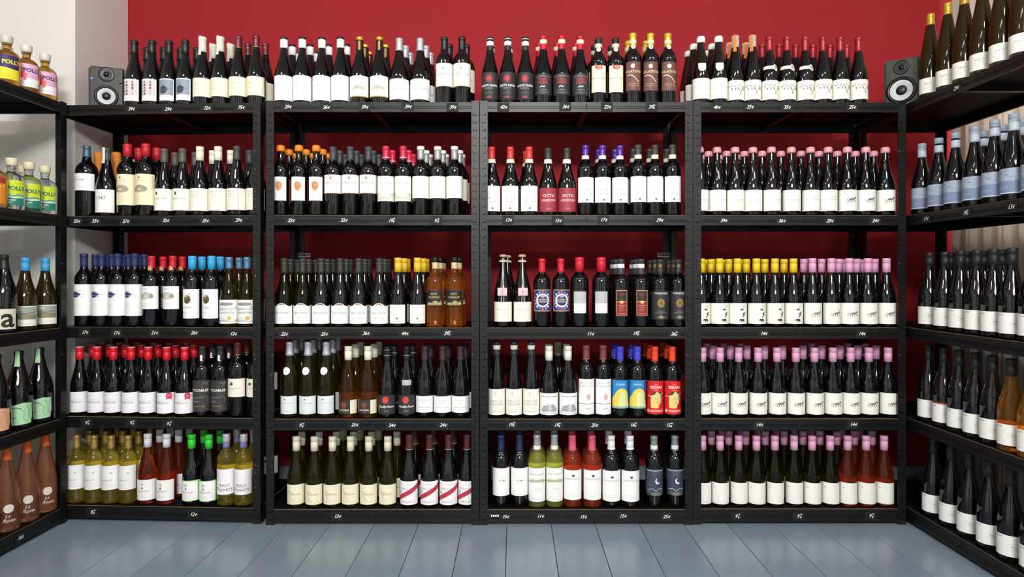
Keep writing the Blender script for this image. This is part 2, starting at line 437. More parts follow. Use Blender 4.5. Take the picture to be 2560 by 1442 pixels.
def totem_art(u, v):
    o = elephant_art(u, v+12, .95)+elephant_art(u-1, v+57, .6)+[('l', [(u+9,v+76),(u+5,v+70),(u+3,v+66)], 2, '#4a4844')]
    o += [('p', [(u+2,v+32),(u+5,v+44),(u+9,v+44),(u+12,v+34),(u+7,v+30)], '#4a4844'), ('e', u+11, v+45, 3, 3, '#4a4844'), ('l', [(u+6,v+32),(u+2,v+24)], 2, '#4a4844'), ('l', [(u-1,v+40),(u+4,v+42)], 2, '#4a4844'), ('l',[(u,v+28),(u,v+22)],2.5,'#4a4844')]
    return o
def vine_art(u, v):
    o = []; rg = random.Random(5)
    for k in range(26): 
        a = rg.uniform(-38, 38); o.append(('e', u+a, v+24+rg.uniform(-5, 6), rg.uniform(1.5, 3), rg.uniform(1, 2), rg.choice(['#8f8e86', '#aaa9a0'])))
    o += [('l', [(u+12, v-12), (u+10, v+6), (u-2, v+22)], 2.2, '#8a8981'), ('l', [(u+14, v-12), (u+18, v+8), (u+28, v+20)], 2, '#8a8981'), ('l', [(u-38, v+24), (u+38, v+22)], 1, '#9a998f')]
    for a in (-22, -8, 4, 26, 34): o.append(('p', [(u+a-3, v+16), (u+a+3, v+16), (u+a, v+4)], '#77766e'))
    return o
def swash(u, v, w, colr='#b0a8a8'):
    return [('l', [(u-w/2, v-2), (u-w*.2, v+1), (u+w*.1, v), (u+w/2, v+5)], .9, colr), ('l', [(u+w*.05, v+6), (u+w*.28, v+10)], .9, colr)]
TY = {}
def deft(key, desc, shape, H, r, glass, cap, labels=(), bands=(), kind='wine_bottle', cat='bottle', back=None, extra=None, noun='bottle'):
    TY[key] = dict(desc=desc, shape=shape, H=H, r=r, glass=glass, cap=cap, labels=labels, bands=bands, kind=kind, cat=cat, back=back, extra=extra, made=None)
# --- first rack, top shelf
dots = [('r', -36, 22, 30, 88, '#d9cdc8')]
for c in range(3):
    for q in range(5): dots.append(('e', -28+c*16+(8 if c == 2 else 0), 80-q*12.5, 4.2, 4.8 if c < 2 else 5.5, ['#6a5f63','#54494c','#8b7f80','#45393d','#7d7478'][(q+c*2) % 5] if not (c == 2 and q > 2) else '#b9aeb0'))
deft('dots', 'black-waxed bottle with printed-dots label', 'burg', .291, .040, 'dark', ('dip', '#17171a', .062), [(20, 94, 72, WH, dots+lines(-3, 14, 40, 2))])
jug = [('r', -33, 24, 31, 90, '#8d99a6'), ('p', [(-22,30),(2,30),(7,46),(6,58),(-4,62),(-8,66),(-12,62),(-22,58),(-25,46)], '#3d434c'), ('l', [(-8,64),(-9,74)], 2, '#3d434c'), ('l',[(5,56),(12,50),(6,42)],2,'#3d434c'), ('e', -12, 44, 5, 4, '#59616b')]
deft('jug', 'black-waxed bottle with blue-grey jug label', 'burg', .288, .040, 'dark', ('dip', '#17171a', .062), [(20, 94, 70, WH, jug+lines(0, 14, 40, 2))])
crm = [('e', -14, 56, 8, 9, '#e2d8bc'), T('Terre Inconnue', -6, 32, 7, '#b8ad93', shear=.2)]+lines(-6, 24, 46, 2, 6, '#cfc5ab')
stripc = [(-4, 10)]
deft('whitewax', 'white-waxed bottle with plain cream label', 'burg', .300, .042, 'dark', ('dip', '#d8d6c6', .066), [(34, 80, 108, '#eee6cd', crm)], extra=('neckstrip', '#dcdacb', .218, .036, 12))
deft('copper', 'copper-capsuled bottle with plain cream label', 'burg', .303, .042, 'dark', ('capsule', '#6d3038', .052, .3, .5), [(36, 82, 108, '#eee6cd', crm)], bands=[(.250, .2525, '#c9a060', .3, .8)])
# --- first rack, second shelf
deft('kettler', 'large square-shouldered bottle with high white label', 'bord', .312, .0445, 'dark', ('capsule', '#4c6478', .050, .4, .3), [(112, 74, 108, WH, [T('KETTLER', -10, 42, 12, '#8c8a88', bold=.01), T('GRANDE', -20, 58, 6, '#b1afad')]+lines(-6, 30, 60, 3, 8))])
deft('n1947', 'bottle labelled 1947 with green capsule', 'burg', .300, .043, 'dark', ('capsule', '#3f4a42', .055, .5), [(16, 100, 104, WH, [T('1947', -4, 56, 21, '#8d8a80', bold=.005)]+lines(-4, 44, 70, 5, 9, '#cdcbc5'))], extra=('neckstrip', '#e6e6dc', .232, .050, 14))
def castle(u, v, colr='#a59f86', c2='#c5bd9f'):
    o = [('e', u, v+2, 34, 15, c2), ('e', u+2, v+8, 26, 13, colr), ('r', u-30, v-8, u+26, v-2, colr), ('p', [(u-12,v-2),(u-6,v+6),(u+4,v+6),(u+10,v-2)], '#ddd5b5'), ('e', u-22, v+3, 9, 9, '#98927a'), ('e', u+24, v+4, 8, 10, '#98927a')]
    return o
deft('chateau', 'red-capped large bottle with castle engraving label', 'bord', .318, .0445, 'dark', ('wide178', '#c2202e', .055, .45), [(48, 134, 108, '#f0e6c0', [('e', -14, 119, 3.5, 4, '#5a4030'), T('Chateau Vertie', -8, 104, 7, '#a09470', shear=.3)]+castle(-12, 66)+lines(-8, 40, 60, 4, 9, '#c9be98'))])
deft('gvida', 'grey-capped bottle with cream shield label', 'burg', .296, .042, 'dark', ('capsule', '#55534e', .060, .5), [(24, 94, 112, '#f3f0e2', [('p', [(-22,80),(-13,80),(-13,70),(-17.5,66),(-22,70)], '#4b4436'), T('Quinse Vida', -8, 48, 13, '#8c877a', shear=.45)]+lines(-10, 38, 44, 2, 8, '#c9c5b4'))])
cc = [T('CARLAN', -10, 78, 9, '#9b9788', sp=1.2), T('CREEK', -10, 66, 9, '#9b9788', sp=1.3), T('VINEYARD', -10, 57, 6, '#9b9788', sp=1.1)]+lines(-8, 46, 60, 5, 8, '#c5c1b0')
deft('carlan', 'cream screw-capped bottle with lettered cream label', 'burg', .302, .042, 'dark', ('screw', '#ece6cf', .060), [(22, 96, 116, '#f1eedc', cc+[('r', 20, 0, 21, 96, '#c9c4ae')])])
deft('carlan2', 'dark-capped bottle with red-edged cream label', 'burg', .304, .042, 'dark', ('capsule', '#3f3f3e', .060, .5), [(24, 94, 112, '#f1eedc', cc+[('r', -56, 0, 56, 1.4, '#c03a44'), ('r', 20, 0, 21.2, 94, '#c03a44'), ('r', -56, 92.6, 56, 94, '#c88')])])
deft('orangewrap', 'bottle wrapped in orange tissue paper', 'burg', .292, .037, 'dark', ('paper', '#d9822b', .29, .8), kind='wrapped_bottle')
deft('whitewrap', 'bottle wrapped in white tissue paper', 'burg', .275, .037, 'dark', ('paper', '#cfcfca', .27, .8), kind='wrapped_bottle')
# --- first rack, third shelf
def fish(u, v):
    return [('e', u, v, 20, 16, '#b9c0d0'), ('e', u-2, v-1, 17, 12, '#2a2f66'), ('p', [(u+8,v+9),(u+26,v+1),(u+8,v-8)], '#2a2f66'), ('l', [(u-16,v-2),(u,v-5),(u+10,v-4)], 1.4, '#c9cfe0'), ('l', [(u-14,v+5),(u+2,v+6)], 1.2, '#8f97bb'), ('o', u+26, v+3, 14, 12, .8, '#c6c8d2'), ('e', u+32, v, 1.5, 1.5, '#77789a')]
deft('fish', 'navy-capped bottle with blue ink drawing label', 'bord', .316, .040, 'dark', ('capsule', '#27305c', .056, .5), [(46, 136, 120, WH, fish(-18, 92)+lines(-18, 52, 40, 3, 8, '#c4c2bd'))])
deft('medal', 'red-capped bottle with gold medallion on neck', 'bord', .305, .0385, 'dark', ('capsule', '#c21e30', .054, .4), [(76, 98, 84, WH, castle(-12, 52, '#c6c3ba', '#dedcd3')+[T('CHATEAU', -12, 84, 6, '#b9b6ad')]+lines(-6, 24, 50, 3, 7))], extra=('dot', '#c9a060', .252, .010, -12))
def tree(u, v): return [('e', u, v, 16, 19, '#5d5b2c'), ('e', u-4, v+5, 10, 8, '#77752f'), ('e', u+5, v-5, 8, 9, '#6b3b33'), ('e', u, v-10, 10, 6, '#4b5a2c'), ('l', [(u-12,v+16),(u-8,v+10),(u-4,v+17),(u,v+10),(u+5,v+17)], 1.6, '#eee'), ('l', [(u+6,v+24),(u+10,v+20),(u+12,v+26)], 1.5, '#6a3028')]
deft('tree', 'sky-blue-capped bottle with round tree picture label', 'bord', .305, .0395, 'dark', ('wide172', '#38a4d8', .058, .5), [(36, 126, 82, WH, tree(-12, 82)+[T('Lunatisi', -12, 44, 12, '#6d6b66', shear=.4), T('ROSSO', -20, 22, 6, '#8d8b86')]+lines(20, 24, 10, 2, 4))])
grp = [('r', -56, 68, 56, 84, '#e9e9e4'), ('e', -8, 84, 34, 7, '#8a8f92'), ('p', [(-56,60),(-20,70),(20,64),(56,74),(56,62),(-56,54)], '#c4c6c4'), T('GRAPEFISH', -6, 42, 15, '#a0a4a2', bold=.01), ('p', [(-56,8),(-40,26),(-26,14),(-10,20),(20,10),(56,22),(56,8)], '#bfc2c4'), ('e', 10, 24, 9, 9, '#dcb455')]+lines(-16, 28, 30, 2, 6, '#8d8f8c')
deft('grape', 'pale-blue-capped olive bottle with mountain label', 'burg', .300, .0415, 'olive', ('capsule', '#5a86a4', .050, .35, .3), [(14, 102, 118, WH, grp)], back=True)
# --- first rack, fourth shelf
wild = swash(-8, 50, 62)+[T('Wildwood', -10, 40, 15, '#a89aa0', shear=.5), ('e', -34, 72, 11, 12, '#d8d6d8')]+lines(-26, 22, 26, 3, 6, '#c6c4c6')
deft('wild', 'red screw-capped bottle with script white label', 'burg', .294, .039, 'dark', ('screw', '#d8202c', .056, .35), [(13, 88, 100, '#f1eff1', wild)])
deft('wildst', 'red screw-capped bottle with round red sticker', 'burg', .294, .039, 'dark', ('screw', '#d8202c', .056, .35), [(13, 88, 100, '#f1eff1', wild+[('e', 26, 76, 13, 13, '#d3455a'), ('p', [(16,70),(36,70),(38,58),(26,63),(15,58)], '#d3455a'), T('GOLD', 26, 74, 6, '#f3d7da')])])
into = [('l', [(10, 120), (36, 124), (24, 112)], 2, '#a57a55'), T('INTOCABLES', -8, 86, 15, '#e9e7e2', bold=.03), T('THE UNTOUCH', -12, 56, 9, '#b9b6b0', rot=.12), T('TINTO', -16, 40, 8, '#c9c6c0', bold=.02), ('l', [(-20, 22), (22, 24)], 2.2, '#b08a4e'), ('l', [(24,70),(34,52),(30,36)], 1.4, '#8c8a84'), ('l', [(10,18),(30,12)], 1.2, '#8c8a84')]
deft('into', 'black bottle with torn-paper black label', 'bord', .300, .0385, 'dark', ('capsule', '#2b2b2d', .060, .5), [(22, 134, 96, '#3a3836', into)], extra=('neckpatch', '#e8e8e4', .250, .012, 9))
deft('princes', 'copper-capped bottle with high cream label', 'bord', .318, .0400, 'dark', ('capsule', '#5d2b2b', .052, .35, .4), [(86, 78, 92, '#efe8da', [('e', -14, 56, 7, 7, '#5c544c'), ('l', [(-28,50),(-18,54),(-12,52)], 2, '#5c544c'), T('LES PRINCES', -4, 34, 9, '#8e887e', sp=1.2)]+lines(0, 26, 30, 1))], bands=[(.262, .266, '#b37446', .3, .8)])
# --- first rack, bottom shelf
deft('gold', 'gold-capped yellow wine bottle with white label', 'bord', .288, .0395, 'yellow', ('capsule', '#bf9a58', .056, .35, .6), [(60, 104, 98, WH, [('l',[(-34,84),(-28,80),(-24,84)],1.6,'#9a9c9c'), ('l',[(10,74),(15,71),(18,75)],2,'#4d4d4d'), T('FLAMENCO', -8, 38, 10, '#a5a4a2'),]+lines(-6, 28, 60, 3, 8))], back=True)
deft('rosew', 'white-capped rose wine bottle with white label', 'burg', .296, .0405, 'rosedark', ('screw', '#dcdde2', .056, .35), [(18, 88, 94, WH, [('r',-11,52,-9,70,'#6e6c6a'), ('r',-15,68,-5,71,'#6e6c6a'), ('e',-10,52,4,4,'#6e6c6a'), T('HEREDEUR', -8, 36, 10, '#9d9b98')]+lines(-8, 26, 40, 3, 6))], back=True)
deft('greenw', 'green-capped dark bottle with green-edged label', 'burg', .296, .0405, 'dark', ('screw', '#35c83a', .058, .4), [(18, 88, 96, '#a8e88a', [('r', -44, 3, 40, 84, WH), ('r',-11,52,-9,70,'#6e6c6a'), ('r',-15,68,-5,71,'#6e6c6a'), ('e',-10,52,4,4,'#6e6c6a'), T('HEREDEUR', -6, 34, 11, '#9d9b98')]+lines(-6, 24, 40, 3, 6))])
deft('firstw', 'purple-necked yellow bottle with lettered label', 'bord', .300, .0405, 'yellow', ('capsule', '#7a70ae', .056, .4), [(48, 108, 98, '#f3f0f1', [('r', -44, 58, -20, 96, '#eadfe6'), ('r', -16, 54, -15, 100, '#cfcdd2'), ('l', [(-44,20),(-30,30),(-22,14)], 3, '#8c9086'), ('l', [(-34,44),(-22,40),(-12,44)], 2.4, '#b05a94'), ('l',[(-40,8),(-24,30)],2,'#97918f'), T('FIRST', 4, 32, 18, '#5f5d5e'), T('WHITE', 8, 14, 18, '#5f5d5e')])], bands=[(.266, .302, '#c9c9cc', .3, .3)], back=True)
# --- second rack, top
bw = [('o', -14, 86, 8, 8, .9, '#d3d2da'), T('Cuvee Dominien', -4, 60, 10, '#b9b8c2', shear=.35)]+lines(-6, 50, 60, 2, 6, '#cfced4')+lines(-6, 30, 40, 3, 7, '#d5d4da')
deft('neckw', 'black-topped bottle with white neck label', 'burg', .292, .0415, 'dark', ('capsule', '#151517', .040, .4), [(13, 106, 118, '#f5f3f8', bw)], bands=[(.244, .281, '#f2f0f3', .6, 0)])
cst = [T('DOMAINE VERT', 0, 70, 6, '#a8aa9a'), ('l', [(-34,30),(-12,44),(6,40),(34,34)], 1.4, '#8b907e'), ('p', [(-22,34),(-12,52),(-4,46),(0,58),(6,46),(20,44),(30,34)], '#b3b7a5'), ('l', [(-30,30),(34,30)], 1.2, '#8b907e')]+lines(4, 22, 60, 2, 7, '#c2c5b4')
deft('goldtop', 'gold-topped bottle with cream hill drawing label', 'burg', .290, .0415, 'dark', ('capsule', '#221c16', .056, .35), [(26, 90, 100, '#b48a3c', [('r', -50, 4, 50, 90, '#f3f2e3')]+cst)], bands=[(.277, .292, '#d39a2e', .3, .6)], extra=('neckpatch', '#b5863c', .252, .020, 9))
deft('silverc', 'silver-capped bottle with plain white lettered label', 'burg', .287, .042, 'brown', ('capsule', '#b9babd', .056, .35, .4), [(15, 88, 116, '#f6f4f0', [T('Clos Ventral', 2, 42, 15, '#a09e9a'), ('e', -40, 76, 3, 3, '#c6c4c0')]+lines(0, 28, 36, 1))])
cro = [T('CROCUS', 0, 48, 15, '#8f8a80', sp=1.15), T('GRAND', 0, 38, 5, '#b3aea4')]+lines(0, 18, 40, 2, 6)
deft('crotop', 'black-capped bottle with high cream crest label', 'bord', .292, .0400, 'dark', ('capsule', '#101114', .058, .3), [(72, 100, 104, '#b08a50', [('r', -52, 2.5, 52, 100, '#f4f0e2'), ('e', -6, 78, 5, 5, '#a39c8c')]+cro)])
# --- second rack, second
amph = [('p', [(-9,42),(5,42),(14,62),(12,74),(4,82),(-8,82),(-15,74),(-16,62)], '#d0864a'), ('l', [(-8,82),(-9,92),(2,92),(1,84)], 2, '#c7cdd2'), ('l',[(-8,60),(6,58)],1.5,'#b56a30'), ('l',[(-8,68),(8,66)],1.5,'#e0a878')]+lines(-12, 30, 26, 4, 5)
deft('amph', 'orange-waxed bottle with orange amphora label', 'bord', .303, .0370, 'dark', ('wax', '#e2801f', .026), [(64, 101, 64, WH, amph)])
deft('amphback', 'orange-waxed bottle with orange back label', 'bord', .303, .0370, 'dark', ('wax', '#e2801f', .026), [(64, 101, 64, '#d2601f', [('e', 0, 80, 8, 8, '#c9ccd6'), ('r', -8, 30, 8, 44, '#f0d8c4')])])
deft('crocus', 'charcoal-capped bottle with copper-sealed white label', 'bord', .298, .0390, 'dark', ('capsule', '#3e4145', .058, .45), [(94, 80, 106, '#b98a66', [('r', -53, 2.5, 53, 80, WH), ('e', -2, 66, 6, 6, '#c08a55')]+[T('CROCUS', 0, 40, 16, '#77747a', sp=1.1), T('CAHORS', 0, 31, 5, '#b3aea4')]+lines(0, 16, 40, 2, 6))])
cou = [T('CHATEAU', 0, 86, 5, '#c2c0b6'), T('COURLAN', 0, 74, 13, '#bab7ac'), ('l', [(-44, 30), (44, 30)], 1, '#b5b3a8'), ('e', -38, 26, 10, 12, '#cbc9be'), ('e', 36, 26, 10, 12, '#cbc9be'), ('r', -50, 8, 50, 22, '#e2dfd2'), T('PAUILLAC', 4, 12, 10, '#a8a598'), ('r', -50, 0, 50, 3, '#cfcab4')]
deft('courlan', 'crimson-capped bottle with cream vineyard label', 'bord', .300, .0378, 'dark', ('capsule', '#d02a48', .056, .35, .2), [(60, 108, 96, '#f2f0e4', cou)], bands=[(.247, .253, '#e8a0a8', .4, .2)])
deft('silverb', 'silver-necked bottle with faint cream label', 'bord', .300, .0385, 'dark', ('capsule', '#a8aaa6', .058, .35, .4), [(74, 94, 104, '#f1f0e2', [('o', -10, 66, 7, 7, .7, '#dfdcc6'), T('Croix de Vignal', -2, 34, 7, '#c4c2ae', shear=.2), T('Saint Emilion', -2, 22, 7, '#c4c2ae', shear=.2)])], bands=[(.284, .298, '#e9e9e6', .4, 0)])
# --- second rack, third
def sapy(c, nm, txt, cap='#33332f', gl='dark', desc=''):
    sh = [(-50,0),(50,0),(50,80),(34,74),(22,78),(14,85),(0,88),(-14,85),(-22,78),(-34,74),(-50,80)]
    deft(nm, desc, 'burg', .294, .0415, gl, ('capsule', cap, .062, .5), [(15, 82, 100, '#f6f4f3', [('p', [(-17,79),(17,79),(10,84.5),(0,86.5),(-10,84.5)], c), T('98', 0, 58, 5, '#6b6969'), ('r', -20, 56, -8, 56.6, '#999'), ('r', 8, 56, 20, 56.6, '#999'), T('SAPY-FRERES', 0, 42, 11.5, '#8f8c8c')]+[T(txt, 0, 22, 5.5, '#a5a2a2')]+lines(0, 14, 30, 2, 6))], bands=[(.270, .276, '#55524b', .4, .4)])
    TY[nm]['lshape'] = sh
sapy('#7d9a7e', 'sapyg', 'LES GRIOTTES', desc='olive bottle with green-arched white label', gl='green')
sapy('#9a5a52', 'sapyr', 'FLEURIE', desc='dark-capped bottle with maroon-arched white label')
sapy('#c48a4e', 'sapyo', 'GRANDE RESERVE', desc='dark-capped bottle with orange-arched white label')
deft('yellowc', 'yellow-capped bottle with arched line drawing label', 'burg', .296, .0395, 'dark', ('screw', '#e0b82c', .060, .5), [(16, 80, 78, '#f3f2e6', [('l', [(-30,30),(-26,50),(-12,64),(8,70),(30,70)], 1.6, '#bdbcac'), T('HAUTES VIGNES', 0, 34, 6, '#b0af9f'), ('r', -4, 18, 4, 26, '#7b7a70'), T('Jean', 6, 6, 10, '#a5a494', shear=.5)])])
pet = [T('PETIT', 0, 46, 12, '#b5a26e', bold=.02), T('GUIRAUD', 0, 32, 12, '#b5a26e', bold=.02), ('p', [(-38,2),(-30,16),(-12,12),(4,22),(20,14),(32,24),(40,2)], '#8d8762'), ('e', 6, 14, 10, 7, '#a7a05c'), ('e', -18, 8, 8, 5, '#b0a97d'), ('e', 26, 8, 7, 5, '#c0b88c')]
deft('petit', 'amber dessert wine bottle with black label', 'bord', .297, .0375, 'amber', ('capsule', '#d6c28e', .048, .4, .2), [(92, 66, 80, '#25271f', pet)], bands=[(.277, .299, '#17161a', .3, .2)], back=(92, 66, '#b9792a'))
# --- second rack, fourth
deft('roundst', 'olive bottle with round white shoulder sticker', 'hock', .322, .0385, 'olive', ('capsule', '#b9b9c4', .060, .35, .4), [(16, 76, 84, '#dfe5e4', [('e', -10, 62, 3.5, 3, '#44505a'), T('Grand Ardeche', -2, 44, 8, '#b3babb')]+lines(-2, 32, 54, 4, 7, '#b9c1c2'))], extra=('dot', '#e9eae6', .198, .0165, -14), back=True)
san = [('e', -12, 38, 12, 13, '#7a3a2a'), ('o', -12, 38, 7, 8, 1.5, '#a55a40'), ('r', -18, 20, -6, 28, '#7a3a2a'), T('SANCERRE', -12, 12, 9.5, '#dcdad4', bold=.02)]+lines(-10, 6, 30, 1, 6, '#a5a39f')
deft('sancerre', 'cream-capped amber-tinted bottle with charcoal label', 'burg', .301, .0405, 'amberdark', ('screw', '#e7e4cc', .060, .5), [(18, 58, 100, '#ece6c8', [('r', -46, 0, 16, 58, '#2f2c2d')]+san)], back=(14, 84, '#d8b060'))
pf = [('e', -4, 60, 14, 14, '#d2452c'), ('o', -2, 60, 9, 9, 1.6, '#b53a24'), ('p', [(-12,50),(-2,46),(4,50),(0,56)], '#d2452c'), T('Pouilly-Fume', -2, 28, 13.5, '#f0eeea', shear=.4, bold=.015), T('BLANC', 0, 12, 6, '#c6c4c0', bold=.02)]
deft('pouilly', 'black bottle with orange wax-seal charcoal label', 'burg', .301, .0395, 'dark', ('capsule', '#161719', .060, .35), [(16, 80, 92, '#322f30', pf)], bands=[(.262, .2645, '#c9c9cc', .3, .6), (.285, .287, '#c9c9cc', .3, .6)])
deft('pouillyst', 'black orange-seal bottle with grey shoulder sticker', 'burg', .301, .0395, 'dark', ('capsule', '#161719', .060, .35), [(16, 80, 92, '#322f30', pf)], bands=[(.262, .2645, '#c9c9cc', .3, .6)], extra=('patchh', '#a9adab', .150, .011, 40))
deft('cornas', 'plum-capped bottle with short white label', 'burg', .301, .041, 'dark', ('capsule', '#37282e', .060, .5), [(22, 70, 104, '#f4f3f2', [T('CORNAS', -2, 50, 8, '#b5b3b1', sp=1.2), T('GRANIT', -2, 38, 6, '#b5b3b1'), T('DOMAINE VINCENT', 0, 20, 6.5, '#b5b3b1'), ('r', 40, 4, 41, 66, '#d3d0cd')])])
# --- second rack, bottom
har = [('l', [(-34,50),(-26,56),(-22,40),(-14,20),(-4,16)], 1.4, '#8f8c7b'), ('l', [(-22,56),(-18,40),(-10,44)], 1.4, '#8f8c7b'), T('Harzoie', 4, 40, 12, '#a7a38e', shear=.4), ('l', [(-24,46),(-8,50)], 1.2, '#8f8c7b')]+lines(0, 72, 66, 1, 6, '#c4c0a8')+lines(-4, 12, 50, 1, 6, '#c4c0a8')
deft('harz', 'cream-capped olive bottle with cream script label', 'burg', .293, .0410, 'olive', ('screw', '#dfdabd', .060, .5), [(12, 84, 94, '#eee8ca', har)], back=True)
rho = [T('COTES DU RHONE', 0, 64, 9.5, '#8a8485', bold=.01), T('VIGNOBLES', 4, 84, 5, '#b5afaf'), ('o', 24, 36, 20, 20, 1, '#cfcbcb'), ('e', -36, 52, 5, 8, '#a9a5a5'), T('LA BASTILLE', -8, 10, 9, '#8f898a'), ('p', [(-50,12),(-50,32),(50,90),(50,68)], '#b83248')]
deft('rhone', 'burgundy-capped bottle with red diagonal sash label', 'burg', .302, .0415, 'dark', ('capsule', '#4c2326', .062, .45), [(12, 100, 100, '#f4f2f2', rho)], bands=[(.240, .243, '#c9a58c', .3, .5)])
# --- third rack, top
cg = [('e', -2, 88, 16, 16, '#9c2836'), ('o', -2, 88, 12, 12, 1.4, '#55262d'), ('o', -2, 88, 7, 7, 2, '#d0616c'), T('CORTE GIARA', -2, 54, 12.5, '#eae8e4', bold=.025), T('AMARONE', -2, 44, 8, '#b9b7b3', bold=.015), T('VALPOLICELLA', -2, 26, 5, '#a9a7a3'), ('e', -2, 8, 13, 4, '#a02c38')]
deft('corte', 'black bottle with round red seal label', 'burg', .292, .0388, 'dark', ('capsule', '#26272a', .060, .45), [(18, 114, 100, '#2b2a2c', cg)], bands=[(.254, .272, '#ebe6d6', .6, 0), (.281, .284, '#dcdcdc', .5, 0)])
dz = [('r', -34, 78, 34, 79, '#c9c5c1'), T('FRATELLI DI', 0, 80, 6, '#b9b5b1'), T('VERSO', 0, 62, 15, '#c23a38', bold=.01), T('DESIRE', 0, 48, 15, '#c23a38', bold=.01), ('l', [(-12,32),(-4,38),(2,33),(10,37)], 3.5, '#e9e7e3'), T('AMARONE', 0, 18, 7, '#c9c7c3'), T('DELLA VALPOLICELLA', 0, 8, 5.5, '#c9c7c3')]
deft('desire', 'red-capped black bottle with red lettering label', 'burg', .298, .0395, 'dark', ('capsule', '#c8203a', .062, .3, .3), [(36, 90, 92, '#2a292b', dz)], bands=[(.262, .280, '#e6dfbe', .6, 0)])
sc = [('e', 0, 108, 17, 12, '#c05a4a'), ('e', 3, 108, 12, 9, '#d8806a'), T('SOLATIONE', 0, 56, 12, '#b3ac98', bold=.01), T('CHIANTI CLASSICO', 0, 32, 5.5, '#b9b29e')]+lines(0, 24, 50, 3, 6, '#ccc5ae')
deft('solc', 'black-capped bottle with red-sun cream label', 'bord', .288, .0380, 'dark', ('capsule', '#1d1d1f', .054, .5), [(48, 115, 70, '#f0e9cc', sc)], bands=[(.245, .262, '#cfd0b4', .6, 0)], extra=('dot', '#ece8e2', .236, .0100, 0))
sb = [('e', -2, 104, 9, 9, '#efe6c8'), T('SOLATIONE', 0, 76, 15, '#dcc48e', bold=.02), ('l', [(-28,64),(-14,67),(4,58),(24,36)], 3, '#efe9d8'), T('ChiantiClassico', 2, 26, 8, '#e0b48a', shear=.2), ('l', [(-28, 20), (30, 20)], 1, '#d8c8a8'), T('Riserva', 0, 10, 5, '#cdbca0')]
deft('solb', 'yellow-foiled bottle with brown label', 'bord', .309, .0382, 'dark', ('capsule', '#d9b23a', .060, .35, .4), [(55, 123, 72, '#6b453b', sb)], bands=[(.262, .279, '#d3d8a8', .5, 0)], extra=('dot', '#ece8e2', .246, .0095, 5))
# --- third rack, second
def piem(a, b): return [('o', 2, 88, 9, 9, .7, '#dcdad6'), T('AZIENDA AGRICOLA', 2, 74, 5, '#cbc9c5')]+[T(a, 2, 52, 13, '#bab8b4', shear=.5), T(b, 2, 34, 13, '#bab8b4', shear=.5), ('p', [(2,6),(7,12),(2,18),(-3,12)], '#57575c')]+lines(2, 26, 30, 1, 6, '#d4d2ce')
deft('barbera', 'red-capped bottle with white diamond-mark label', 'burg', .297, .0400, 'dark', ('capsule', '#c8382e', .054, .4), [(18, 108, 88, WH, piem('Barbera', "d'Alba"))], bands=[(.226, .244, '#e2ddc8', .6, 0)])
deft('octo', 'grey-capped bottle with wine-red label', 'burg', .292, .0408, 'dark', ('capsule', '#33332f', .054, .5), [(16, 100, 100, '#9c3344', [T('OCTO', 4, 62, 17, '#efe3e3', bold=.01, sp=1.05), T('LANGHE ROSSO', 4, 46, 9, '#e6cfd2', bold=.03), ('r', -26, 42, 34, 42.8, '#d8aab2'), T('Cascina', 4, 10, 8, '#d8b4ba', bold=.02)])], bands=[(.224, .243, '#e9e9e2', .6, 0)])
deft('langhe', 'purple-capped bottle with white diamond-mark label', 'bord', .304, .0375, 'dark', ('capsule', '#5c3aa0', .056, .3, .4), [(55, 108, 86, WH, piem('Langhe', 'Nebbiolo'))], bands=[(.243, .259, '#e9e6da', .6, 0)])
deft('barolo', 'charcoal-capped bottle with white diamond-mark label', 'bord', .306, .0385, 'dark', ('capsule', '#3b3a38', .054, .5), [(58, 110, 88, WH, piem('', 'Barolo'))], bands=[(.245, .263, '#e5e0c8', .6, 0)])
# --- third rack, third
deft('prosecco', 'string-tied sparkling bottle with pink neck tag', 'champ', .300, .0415, 'dark', ('cork', '#b39a7c', .03, .6), [(24, 84, 96, '#efeadb', [T('Nastro di Luna', -2, 50, 9, '#bcb7a8', shear=.3)]+lines(0, 40, 60, 3, 7, '#cbc6b6'))], extra=('string', '#cdc9be'), kind='sparkling_wine_bottle')
gov = [('r', -40, 3, 40, 89, '#31386e')]
for k in range(16):
    a = 2*PI*k/16; gov.append(('e', 34*math.cos(a), 46+36*math.sin(a), 4.5, 5, ['#c9556a', '#8f9fd0', '#dfe3f0', '#6a78b8'][k % 4]))
gov += [('e', 0, 46, 29, 29, '#e8eaf2'), ('e', 0, 46, 22, 22, '#252a63'), ('e', 0, 62, 10, 4, '#9aa4d0'), T('GOVERNO', 0, 47, 8.5, '#e3d59a', bold=.02), T('TOSCANO', 0, 38, 8.5, '#e3d59a', bold=.02)]
deft('governo', 'red-capped bottle with ornate blue medallion label', 'bord', .293, .0375, 'dark', ('capsule', '#c81f2e', .058, .4), [(68, 92, 84, '#d8a86a', gov)])
deft('fat', 'broad red-capped bottle with silver-white label', 'bord', .299, .0400, 'dark', ('wide200', '#c91f30', .062, .4), [(60, 92, 56, '#e2e2e4', [('r', -28, 43, 28, 45, '#3a3a3c'), ('r', -28, 47, 28, 91, '#b5b7ba')]+lines(0, 30, 40, 3, 8, '#d3d3d5'))])
col = [('r', -22, 2, 22, 60, '#8c2030'), ('r', -22, 62, 22, 107, '#2b2724'), T('VIVENTI', 0, 88, 9, '#c23a38'), ('p', [(-10,60),(-4,66),(0,62),(4,66),(10,60),(0,50)], '#dcb866'), ('r', -20, 61, 20, 62, '#dcb866'), T('CARMENERE', 0, 42, 6, '#dcc08e'), T('ROSSO', 0, 34, 5, '#dcc08e'), T('TOSCANA', 0, 8, 7, '#dcb866')]+lines(0, 28, 34, 2, 6, '#c9a58c')
